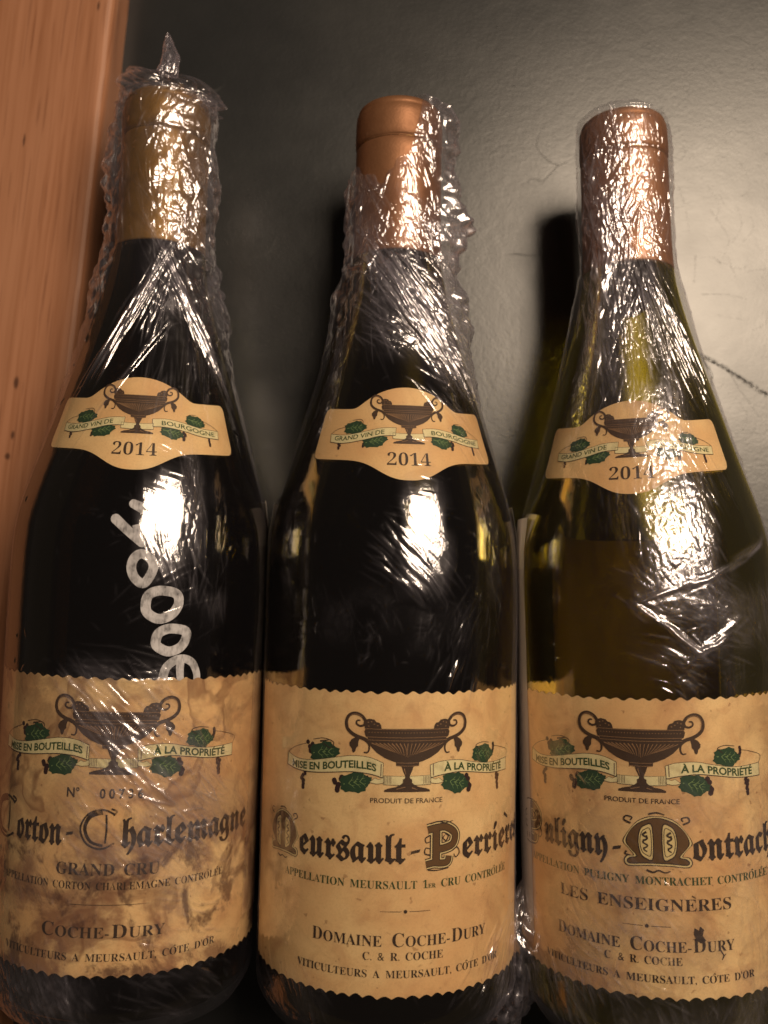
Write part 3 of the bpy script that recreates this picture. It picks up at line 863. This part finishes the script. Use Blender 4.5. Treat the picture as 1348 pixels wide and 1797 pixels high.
    for i in range(spec.get('scatter', 260)):
        f = math.radians(rng.normal(spec['hl'], 40)); w = rng.uniform(.2, .4)
        ss = rng.uniform(2, 292); crease(f, ss, rng.uniform(0, math.pi), rng.uniform(.6, 2.4), w, tilt(f, ss, w, .4, 1.5), rng.normal(0, .1), .05)
    h += .012 * vnoise(U * .9, S * .5, spec['seed'] + 31)
    Rr = np.maximum(E + np.maximum(h, .42), .6)
    X = Rr * np.sin(P); Z = np.maximum(ZC + Rr * np.cos(P), .4)
    if False:      # gathered bag end leans over
        k = np.clip((S - 300) / (top - 300), 0, 1); X = X + spec.get('lean', 0) * k * k; X *= 1 + .35 * np.sin(k * math.pi); Z = ZC + (Z - ZC) * (1 - .35 * k)
    V = np.stack([X, S, Z], -1).reshape(-1, 3)
    FC = grid_faces(ns, npz)
    if 'bare' in spec:      # part of the capsule left unwrapped: torn film edge
        lim = np.interp(np.degrees(P), *spec['bare']) + spec.get('ragged', 2) * (vnoise(U * .35, S * .2, 77) - .5)
        FC = FC[(S <= lim).ravel()[FC].all(1)]
    me = mesh_np("plastic_wrap", V, FC)
    set_uv(me, np.stack([U, S], -1).reshape(-1, 2))
    at = me.attributes.new("haze", 'FLOAT', 'POINT'); at.data.foreach_set("value", np.clip(haze, 0, 1.4).astype(np.float32).ravel())
    return link("plastic_wrap", me, M_FILM, parent)

def film_scrap(name, path, widths, seed, parent, amp=1.4, flat=.55, haze=.5):
    """loose gathered end of film: a crumpled flattened sleeve along a path"""
    pts = np.array(smooth_curve(path, 14)); n = len(pts); m = 56
    wd = np.interp(np.linspace(0, 1, n), np.linspace(0, 1, len(widths)), widths)
    a = np.linspace(0, 2 * math.pi, m)
    tx = np.gradient(pts, axis=0); tx /= np.linalg.norm(tx, axis=1)[:, None]
    sd = np.stack([tx[:, 1], -tx[:, 0], np.zeros(n)], 1); sd /= np.maximum(1e-6, np.linalg.norm(sd, axis=1))[:, None]
    up = np.cross(sd, tx)
    Lc = np.concatenate([[0], np.cumsum(np.linalg.norm(np.diff(pts, axis=0), axis=1))])
    AA, LL = np.meshgrid(a, Lc); ca, sa = np.cos(AA), np.sin(AA)
    q = ridged(ca * 1.6 + 5 + LL * .05, sa * 1.6 + LL * .22 + 9, seed, 4) - .55
    q2 = ridged(ca * 3.3 + 2, sa * 3.3 + LL * .5 + 3, seed + 3, 3) - .5
    r = wd[:, None] * (1 + .45 * q) + amp * .35 * q2 * np.minimum(1, wd[:, None] / 3)
    V = pts[:, None, :] + sd[:, None, :] * (r * ca)[..., None] + up[:, None, :] * (r * sa * flat)[..., None]
    me = mesh_np(name, V.reshape(-1, 3), grid_faces(n, m)); set_uv(me, np.stack([AA * 6, LL], -1).reshape(-1, 2))
    at = me.attributes.new("haze", 'FLOAT', 'POINT'); at.data.foreach_set("value", np.clip(haze * (.4 + q + q2), 0, 1).astype(np.float32).ravel())
    return link(name, me, M_FILM, parent)

# ------------------------------------------------------------------ bottles
def back_label(parent, mat, a0, a1):
    """tall sheet round the underside; its edges just show beside the glass"""
    V, UV = [], []
    ss = np.concatenate([np.linspace(24, 130, 24), np.linspace(132, 157, 16)]); aa = np.radians(np.linspace(a0, a1, 70)); phi0 = 0
    for s in ss:
        r = float(rad(s)); r = (R + .44) if s < 136 else np.interp(s, [136, 146, 157], [R + .44, R + .2, rad(157) + 1.6])
        for a in aa:
            V.append((r * math.sin(a + phi0), s, ZC + r * math.cos(a + phi0))); UV.append((a * R, s))
    me = mesh_np("back_label", V, grid_faces(len(ss), len(aa))); set_uv(me, UV)
    return link("back_label", me, mat, parent)

def make_bottle(spec):
    root = bpy.data.objects.new("wine_bottle", None); COL.objects.link(root)
    root.empty_display_size = .05
    root.location = (spec['x'] * MM, spec['y'] * MM, 0); root.rotation_euler = (0, 0, -spec['t'])
    tag(root, spec['label'], "bottle", "wine bottles lying side by side")
    me = GLASS_ME.copy(); link("glass_body", me, spec['glass'], root)
    link("capsule", caps_mesh(), spec['capmat'], root)
    p0 = math.radians(spec['phi'])
    wb, wn = wrap_body(p0), wrap_neck(p0 if 'phin' not in spec else math.radians(spec['phin']))
    fl = paper_sheet("front_label", 62.0, spec['s0'], spec['s1'], wb, spec['paper'], root, seed=spec['seed'])
    nl = neck_sheet(wn, spec['npaper'], root)
    back_label(root, M_BACK, *spec['back'])
    neck_art(wn, nl)
    A = Art(); sv = spec['sv']
    # emblem and text are drawn with v = 0 at the urn's foot
    emblem(A)
    cl = lambda u: -1.0 + np.interp(u, [-39, -34.6, -28.7, -21.5, -16.2, -11.1, -7], [6.2, 5.6, 5.9, 7.0, 7.7, 7.45, 6.2]) - .05
    cr = lambda u: -1.0 + np.interp(u, [6.8, 10.2, 15.8, 21.4, 28.9, 37.9], [5.9, 6.7, 7.0, 6.1, 5.05, 5.05]) - .05
    A.g = 'mise'; A['gtxt'].text("MISE EN BOUTEILLES", 'sans', -37.2, -9.0, 0, 2.0, cl, .03)
    A.g = 'prop'; A['gtxt'].text("À LA PROPRIÉTÉ", 'sans', 11.0, 34.6, 0, 2.0, cr, .03)
    A.g = 'title'
    spec['text'](A)
    A.build(fl, lambda u, v, o: wb(u, v + sv, o))
    return root

_t = NT("back_label_paper"); M_BACK = _t.done(_t.bsdf((.50, .45, .41), .7))
CD = [("D", 3.5), ("OMAINE", 2.95), (" C", 3.8), ("OCHE-", 2.95), ("D", 3.8), ("URY", 2.95)]

def rule(A, v, w=7.2):
    A['fade'].stroke([(-w, v), (-1.2, v)], .16); A['fade'].stroke([(1.2, v), (w, v)], .16); A['dark'].ell(0, v, .55, .55, 8)

def text_mid(A):
    A.new(); A['fade'].text("PRODUIT DE FRANCE", 'sans', -10.6, 10.6, -3.0, 1.35, None, .004)
    A.new(); initial_M(A, -47.5, -21.5, 13.0, 12.5)
    A.new(); A['dark'].text("eursault", 'frak', -33.4, -.4, -19.8, 8.2, None, .006, True)
    A.new(); A['dark'].poly([(1.2, -17.4), (3.8, -16.9), (4.1, -16.0), (1.5, -16.5)])
    A.new(); initial_P(A, 4.6, -21.6, 11.8, 12.6)
    A.new(); A['dark'].text("errières", 'frak', 17.6, 51.0, -19.8, 8.2, None, .006, True)
    A.new(); A['gtxt'].caps([("APPELLATION", 2.2), (" MEURSAULT", 2.2), (" 1", 2.2), ("ER", 1.2), (" CRU", 2.2), (" CONTRÔLÉE", 2.2)], -39.5, 38.0, -27.0)
    A.new(); rule(A, -33.3)
    A.new(); A['dark'].caps(CD, -27.8, 27.0, -43.0)
    A.new(); A['dark'].caps([("C.", 2.2), (" &", 2.2), (" R.", 2.2), (" COCHE", 2.2)], -12.0, 11.4, -46.8)
    A.new(); A['fade'].caps([("VITICULTEURS", 2.1), (" A", 2.1), (" MEURSAULT,", 2.1), (" CÔTE", 2.1), (" D'OR", 2.1)], -33.2, 33.0, -51.6)

def text_left(A):
    A.new(); A['dark'].text("N°", 'sans', -13.0, -9.2, -6.5, 2.6, None, .02)
    A.new(); A['dark'].text("0 0 7 3 6", 'sans', -3.3, 8.9, -6.5, 2.6, None, .02)
    A.new(); initial_C(A, -45.0, -21.5, 13.0, 12.5)
    A.new(); A['dark'].text("orton", 'frak', -31.0, -14.0, -20.2, 8.2, None, .006, True)
    A.new(); A['dark'].poly([(-12.6, -17.4), (-10.6, -17.0), (-10.4, -16.1), (-12.4, -16.5)])
    A.new(); initial_C(A, -9.0, -21.0, 11.0, 11.5)
    A.new(); A['dark'].text("harlemagne", 'frak', 3.4, 47.2, -20.2, 8.2, None, .006, True)
    A.new(); A['dark'].caps([("GRAND", 3.3), (" CRU", 3.3)], -15.0, 14.6, -28.2)
    A.new(); A['fade'].caps([("APPELLATION", 2.1), (" CORTON", 2.1), (" CHARLEMAGNE", 2.1), (" CONTRÔLÉE", 2.1)], -36, 36, -32.2)
    A.new(); A['fade'].stroke([(-10, -36.4), (12, -36.4)], .15)
    A.new(); A['dark'].caps([("C", 3.8), ("OCHE-", 3.0), ("D", 3.8), ("URY", 3.0)], -18.6, 17.0, -45.6)
    A.new(); A['fade'].caps([("VITICULTEURS", 2.1), (" A", 2.1), (" MEURSAULT,", 2.1), (" CÔTE", 2.1), (" D'OR", 2.1)], -33.2, 34.0, -52.0)

def text_right(A):
    A.new(); A['fade'].text("PRODUIT DE FRANCE", 'sans', -10.8, 10.4, -3.0, 1.35, None, .004)
    A.new(); initial_P(A, -47.0, -21.0, 12.0, 12.6)
    A.new(); A['dark'].text("uligny", 'frak', -33.7, -10.6, -18.8, 8.2, None, .006, True)
    A.new(); A['dark'].poly([(-9.0, -16.9), (-6.7, -16.4), (-6.4, -15.4), (-8.7, -15.9)])
    A.new(); initial_M(A, -5.3, -21.0, 18.2, 14.2)
    A.new(); A['dark'].text("ontrachet", 'frak', 13.6, 50.0, -18.8, 8.2, None, .006, True)
    A.new(); A['gtxt'].caps([("APPELLATION", 2.2), (" PULIGNY", 2.2), (" MONTRACHET", 2.2), (" CONTRÔLÉE", 2.2)], -41.0, 39.5, -25.8)
    A.new(); A['dark'].caps([("LES", 3.3), (" ENSEIGNÈRES", 3.3)], -27.0, 24.6, -33.0)
    A.new(); rule(A, -37.4, 6.5)
    A.new(); A['dark'].caps(CD, -28.4, 25.2, -44.4)
    A.new(); A['fade'].caps([("C.", 2.2), (" &", 2.2), (" R.", 2.2), (" COCHE", 2.2)], -12.4, 9.4, -48.0)
    A.new(); A['fade'].caps([("VITICULTEURS", 2.1), (" A", 2.1), (" MEURSAULT,", 2.1), (" CÔTE", 2.1), (" D'OR", 2.1)], -34.0, 32.0, -53.0)
    # torn black spot and fleck in the paper
    A.new(); A['dark'].poly([(13.2, -37.6), (14.4, -38.4), (14.8, -37.2), (15.9, -38.2), (15.4, -39.8), (16.4, -41.2), (14.9, -41.9), (13.6, -41.0), (12.9, -39.2)])
    A.new(); A['dark'].stroke([(20.6, -44.2), (21.6, -45.6), (21.0, -46.8), (22.2, -45.2)], .35, .2)

ST = dict  # streak tuple: (start, end, spread mm, count, length range, width range, height range, angle jitter, haze)
LEFT = dict(seed=11, back=(90, 270), flat=[(21, 146, 13, 20)], x=-85.5, y=-151.6, t=.035, phi=6.8, s0=16.6, s1=100.4, sv=73.0, top=303.0, tip=9, bare=([-110, 110], [294.6, 294.6]),
    label="wine bottle with gold capsule and white handwritten price, beside the wooden board",
    glass=mat_glass("olive_glass_shaded", (0.10, 0.09, 0.035)), capmat=mat_capsule("gold_capsule_foil", (0.31, 0.170, 0.036), (0.20, 0.105, 0.021)),  # glass tint darkened to carry the shade of the neighbouring bottles
    paper=mat_paper("stained_label_paper", 2.0, 1.0, 1.0), npaper=mat_paper("neck_paper", 5.0, .25), text=text_left,
    loose=[(-85, 270, 40, 40, 3.6), (88, 265, 40, 45, 2.6), (10, 270, 60, 40, .8), (80, 225, 35, 22, 1.8), (-85, 215, 30, 30, 1.2)],
    crumple=[(14, 290, 9, 12, .85, 3.2, 5.5, -25, .35), (22, 268, 9, 14, .75, 2.6, 6, 20, .28), (20, 247, 12, 9, .9, 2.2, 6.0, 25, .35), (60, 255, 14, 40, .6, 3, 8, 10, .25), (-70, 262, 9, 40, .6, 3, 8, 0, .15),
             (35, 148, 3.2, 20, .34, 1.1, 9, 4, .45), (45, 138, 4, 18, .22, 2.5, 5, 0, .25), (8, 92, 16, 12, .16, .9, 9, 52, .45), (22, 66, 22, 20, .22, .9, 8, 50, .65), (45, 44, 16, 20, .20, 1.2, 4, 60, .5),
             (-20, 30, 16, 24, .16, 1.5, 3, 20, .20), (-30, 8, 22, 10, .5, 1.6, 4, 30, .55), (40, 8, 16, 8, .3, 1.6, 5, 60, .25), (22, 228, 7, 12, .6, 1.5, 8, 20, .35)],
    streaks=[((18, 236), (-24, 196), 1.3, 34, (6, 22), (.4, .8), (.12, .45), 4, .22), ((24, 232), (62, 198), 1.1, 34, (6, 20), (.4, .8), (.12, .45), 3, .35), ((12, 205), (-22, 174), .9, 9, (7, 18), (.4, .6), (.10, .22), 3, .18),
             ((20, 225), (8, 205), 2.0, 12, (4, 10), (.4, .8), (.15, .4), 8, .2), ((12, 170), (16, 196), 5.0, 14, (5, 14), (.4, .6), (.05, .14), 5, .08), ((44, 205), (40, 190), 4.0, 16, (5, 14), (.4, .6), (.05, .16), 5, .08),
             ((-12, 101), (24, 76), 4.0, 60, (2, 9), (.38, .6), (.06, .20), 6, .16), ((14, 84), (58, 46), 7.0, 90, (1.2, 7), (.38, .6), (.06, .22), 10, .14),
             ((-15, 108), (30, 102), 4, 16, (3, 10), (.38, .5), (.05, .14), 12, .08), ((14, 160), (28, 156), 7, 30, (1.5, 5), (.3, .5), (.02, .06), 10, .05), ((20, 143), (28, 128), 2.4, 36, (3, 8), (.38, .6), (.04, .12), 6, .10), ((40, 128), (10, 120), 5, 12, (3, 9), (.38, .5), (.04, .12), 12, .05),
             ((-25, 60), (-15, 20), 6, 30, (1, 4), (.36, .6), (.08, .22), 25, .12)], scatter=380, hl=21)
MID = dict(seed=23, ragged=6, bare=([-110, -60, -20, 15, 40, 110], [271, 269, 264, 275, 305, 305]), x=.4, y=-155.0, t=.017, phi=7.0, s0=14.4, s1=99.6, sv=71.4, top=303.0, tip=9,
    label="wine bottle with clean copper capsule lying between the two other bottles", back=(79, 281), flat=[(13, 145, 13.5, 21)],
    glass=mat_glass("olive_glass_half_shaded", (0.20, 0.17, 0.05)), capmat=mat_capsule("copper_capsule_foil", (0.30, 0.142, 0.070), (0.22, 0.100, 0.047)),  # olive glass again, tint dimmed for the shade between its neighbours
    paper=mat_paper("aged_label_paper", 4.3, .75), npaper=mat_paper("neck_paper_spotted", 6.0, .45), text=text_mid,
    loose=[(85, 282, 32, 22, 5.0), (88, 250, 30, 16, 6.0), (-80, 255, 30, 26, 2.2), (85, 222, 30, 18, 3.0), (-70, 225, 35, 20, 1.2)],
    crumple=[(42, 290, 7, 10, .8, 2.4, 4, 10, .25), (78, 275, 9, 24, .9, 3, 6, 0, .3), (10, 243, 16, 7, 1.0, 2.6, 3.2, 20, .65), (60, 244, 12, 12, 1.1, 2.6, 4, 20, .8), (-50, 258, 9, 18, .6, 2.5, 6, -15, .30), (20, 266, 6, 10, .5, 3, 6, 20, .18),
             (15, 222, 15, 16, .8, 1.6, 9, 48, .75), (55, 214, 13, 22, .7, 1.6, 9, 45, .95), (48, 140, 3.4, 22, .26, 1.6, 6, 5, .25), (-52, 143, 3.4, 16, .22, 4, 1.2, 0, .25),
             (-15, 122, 12, 8, .22, 2.4, 3.2, 20, .10), (20, 118, 9, 7, .2, 2, 3, 0, .10), (62, 14, 12, 12, .6, 1.6, 5, -30, .6), (-45, 10, 14, 8, .3, 1.6, 5, 30, .2)],
    streaks=[((-24, 238), (38, 206), 2.6, 70, (5, 20), (.4, .9), (.12, .5), 5, .30), ((5, 232), (58, 196), 3.0, 60, (6, 20), (.4, .8), (.12, .42), 5, .30), ((-30, 244), (-30, 226), 3, 14, (3, 8), (.4, .8), (.12, .4), 20, .2), ((-44, 272), (-10, 250), 2.0, 16, (3, 9), (.4, .8), (.12, .4), 12, .2),
             ((25, 193), (54, 172), 2.6, 26, (3, 10), (.38, .6), (.08, .24), 6, .16), ((4, 158), (18, 156), 7, 26, (1.5, 5), (.3, .5), (.02, .06), 10, .05), ((0, 146), (20, 130), 3.6, 60, (3, 8), (.38, .55), (.05, .16), 5, .12), ((-10, 140), (8, 132), 2, 16, (2, 6), (.38, .5), (.05, .14), 6, .06),
             ((22, 102), (37, 126), 3.2, 26, (2, 8), (.38, .6), (.06, .22), 7, .06), ((27, 80), (36, 103), .8, 6, (4, 9), (.38, .5), (.06, .16), 5, .08), ((17, 58), (24, 70), .6, 4, (3, 6), (.38, .5), (.06, .16), 5, .08), ((36, 22), (42, 34), 1.2, 6, (2, 5), (.38, .5), (.08, .2), 8, .1),
             ((-8, 122), (-12, 108), 1.2, 12, (1, 3), (.38, .6), (.1, .25), 40, .08), ((-60, 112), (-35, 120), 5, 9, (4, 10), (.38, .5), (.04, .10), 8, .04), ((-30, 200), (-50, 225), 5, 12, (6, 16), (.4, .6), (.04, .12), 6, .06),
             ((60, 30), (30, 8), 4, 18, (2, 7), (.4, .6), (.08, .25), 10, .12)], scatter=300, hl=13)
RIGHT = dict(seed=37, taut=.14, bare=([-110, -50, -10, 30, 110], [294, 295, 298, 294, 293]), x=88.2, y=-158.8, t=-.018, phi=-17.2, s0=17.6, s1=101.6, sv=75.0, top=304.5, tip=8,
    label="wine bottle with heavily crinkled wrap, rightmost, glass glowing olive green", back=(82, 285), flat=[(2, 147, 16, 23)],
    glass=mat_glass("olive_glass_lit", (0.74, 0.66, 0.095)), capmat=mat_capsule("brown_copper_capsule_foil", (0.42, 0.205, 0.095), (0.33, 0.150, 0.066)),  # olive glass with its tint raised to show light passing through
    paper=mat_paper("pinkish_label_paper", 7.1, .95, .18), npaper=mat_paper("neck_paper_plain", 8.0, .15), text=text_right,
    loose=[(-80, 268, 35, 36, 1.3), (80, 262, 35, 40, .7), (-42, 244, 16, 28, 1.6)],
    crumple=[(-20, 296, 12, 8, .8, 2.2, 3.5, 0, .35), (-8, 288, 10, 10, .7, 2.2, 5, 10, .35), (-40, 286, 6, 14, .6, 2, 6, -15, .2), (-12, 264, 13, 16, .8, 1.9, 5, -15, .45), (-40, 252, 8, 28, .8, 1.4, 12, 8, 1.1), (2, 248, 8, 12, .7, 2, 4, 30, .40), (35, 262, 9, 26, .45, 1.6, 4, 10, .25),
             (-14, 228, 8, 14, .6, 1.5, 4.5, 0, .40), (-8, 208, 9, 16, .6, 1.0, 4.0, 10, .8), (-36, 222, 7, 26, .6, 1.4, 10, 5, .95), (-22, 190, 16, 14, .22, 1.2, 5, 0, .18), (2, 182, 9, 16, .55, 1.1, 3.2, 0, .80),  # crumpled film; haze raised over the neck label to whiten its glare
             (1, 160, 11, 16, .55, 1.1, 3.4, 10, .6), (4, 145, 11, 14, .55, 1.1, 3.0, 25, .65), (2, 132, 16, 7, .5, 1.5, 4, 60, .65), (8, 121, 15, 9, .5, 1.3, 5.5, 70, .55), (28, 124, 12, 8, .45, 1.6, 5, 35, .30), (14, 108, 10, 9, .26, 5, 1.2, 10, .18),
             (52, 118, 9, 16, .35, 1.6, 6, 0, .20), (-26, 44, 14, 12, .18, 1.6, 5, 40, .5), (-8, 56, 30, 24, .12, 1.4, 4, 45, .22), (-30, 26, 16, 10, .2, 1.6, 5, 50, .6), (35, 40, 12, 40, .2, 2, 6, 10, .3), (4, 26, 10, 12, .14, 1.6, 3, 30, .14), (-62, 12, 14, 10, .6, 1.6, 5, 20, .7), (-14, 6, 18, 8, .4, 1.4, 6, 20, .40), (20, 8, 10, 8, .3, 1.6, 5, -20, .3)],
    streaks=[((10, 232), (34, 196), 3.6, 60, (5, 18), (.4, .8), (.12, .40), 5, .22), ((-40, 262), (-38, 236), 1.6, 26, (5, 14), (.4, .7), (.10, .35), 5, .35), ((-20, 258), (-6, 240), 2, 18, (3, 9), (.4, .7), (.12, .35), 14, .2),
             ((52, 148), (16, 137), .8, 12, (4, 9), (.5, .9), (.2, .5), 4, .4), ((16, 137), (-14, 130), 1.0, 16, (3, 7), (.5, .9), (.2, .5), 8, .4), ((-16, 129), (8, 115), .9, 22, (3, 7), (.5, .9), (.2, .55), 6, .5), ((8, 115), (30, 124), 1.0, 14, (3, 7), (.5, .9), (.2, .5), 8, .4),
             ((-25, 166), (-21, 146), 3.2, 26, (3, 9), (.38, .6), (.06, .2), 5, .08), ((20, 172), (27, 160), 3, 16, (3, 8), (.38, .6), (.06, .2), 5, .08), ((-6, 113), (8, 104), 4, 20, (2, 6), (.38, .6), (.06, .2), 10, .10), ((45, 130), (52, 110), 2.4, 12, (3, 9), (.4, .7), (.1, .3), 6, .15),
             ((-36, 178), (-28, 166), 3, 16, (2, 6), (.38, .6), (.08, .2), 12, .1), ((-38, 130), (-20, 124), 4, 10, (1.5, 5), (.38, .5), (.05, .15), 12, .05), ((-20, 46), (-34, 16), 3, 24, (1.5, 5), (.4, .6), (.06, .2), 12, .14)], scatter=380, hl=2)

roots = [make_bottle(b) for b in (LEFT, MID, RIGHT)]

# handwritten price on the left bottle: painted strokes on the glass
def price(parent):
    Pn = Print()
    def q(pts): return [(math.radians(f + 3.0 * min(1, max(0, (s - 104) / 24))) * R, s) for f, s in pts]
    Pn.stroke(q([(-.9, 146.9), (4.7, 143.4), (10.2, 140.1)]), 3.0, 2.6, sm=6)
    Pn.stroke(q([(6.5, 143.6), (16.1, 145.0), (25.3, 145.9)]), 3.0, 5.2, sm=6)
    Pn.stroke(q([(5.9, 151.6), (14.2, 149.1), (25.3, 146.2)]), 2.7, 4.4, sm=6)
    for ring, w in (([(10.6, 136.9), (14.4, 135.2), (15.2, 132.4), (12.0, 128.3), (8.4, 129.6), (6.6, 132.6), (7.6, 135.6)], 2.0),
                    ([(19.8, 126.3), (25.6, 125.4), (27.0, 122.5), (24.6, 119.3), (19.6, 118.0), (14.6, 120.0), (13.8, 123.6), (15.6, 125.6)], 2.1),
                    ([(25.5, 115.2), (31.6, 114.4), (31.8, 111.6), (29.6, 109.4), (25.2, 108.5), (20.4, 110.2), (20.0, 112.8), (21.6, 114.4)], 2.1)):
        Pn.stroke(q(ring), w * 1.38, w * 1.38, closed=True, sm=6)
        Pn.stroke(q([(f + .8, s - .3) for f, s in ring[1:5]]), w * .8, w * .5, sm=5)
    Pn.stroke(q([(24.2, 100.0), (25.4, 103.6), (28.6, 105.8), (32.6, 106.3), (36.4, 105.0), (38.6, 102.0), (38.9, 99.6)]), 2.7, 2.2, sm=6)
    Pn.stroke(q([(31.0, 105.8), (31.3, 102.5), (31.8, 99.5)]), 2.6, 2.0, sm=5)
    for f, ss, r in ((-.9, 146.9, 1.5), (10.2, 140.1, 1.3), (5.9, 151.6, 1.35)): Pn.ell(math.radians(f + 3.0) * R, ss, r, r, 14)
    def w(u, v, off):
        a = u / R; r = float(rad(v)) + off
        return (r * math.sin(a), v, ZC + r * math.cos(a))
    Pn.build("handwritten_price", M_PAINT, parent, w, .06, "white hand-painted price 1000 euro written sideways")
price(roots[0])

films = [make_film(b, r) for b, r in zip((LEFT, MID, RIGHT), roots)]
film_scrap("wrap_bag", [(.5, 290, ZC), (1.0, 295, ZC), (2.0, 299, ZC + 1), (3.0, 302, ZC + 2), (3.5, 304, ZC + 3)], [16.2, 15.8, 14.5, 11, 3], 14, films[0], 5.0, .75, .16)
film_scrap("wrap_tip", [(2.0, 299, ZC + 11), (2.6, 302, ZC + 11), (2.4, 306, ZC + 10.5), (1.2, 311, ZC + 9), (.6, 315.5, ZC + 8)], [3.4, 2.8, 2.5, 1.4, .12], 5, films[0], 1.6, .6, .7)
film_scrap("wrap_tail", [(46, 34, ZC - 2), (43.5, 22, ZC + 4), (44, 10, ZC + 5), (42, -2, ZC + 2), (38, -14, ZC - 2)], [1.2, 4.2, 5.0, 5.5, 4.0], 8, films[1], 2.4, 1.1, .45)

bpy.data.scenes.remove(TXT)
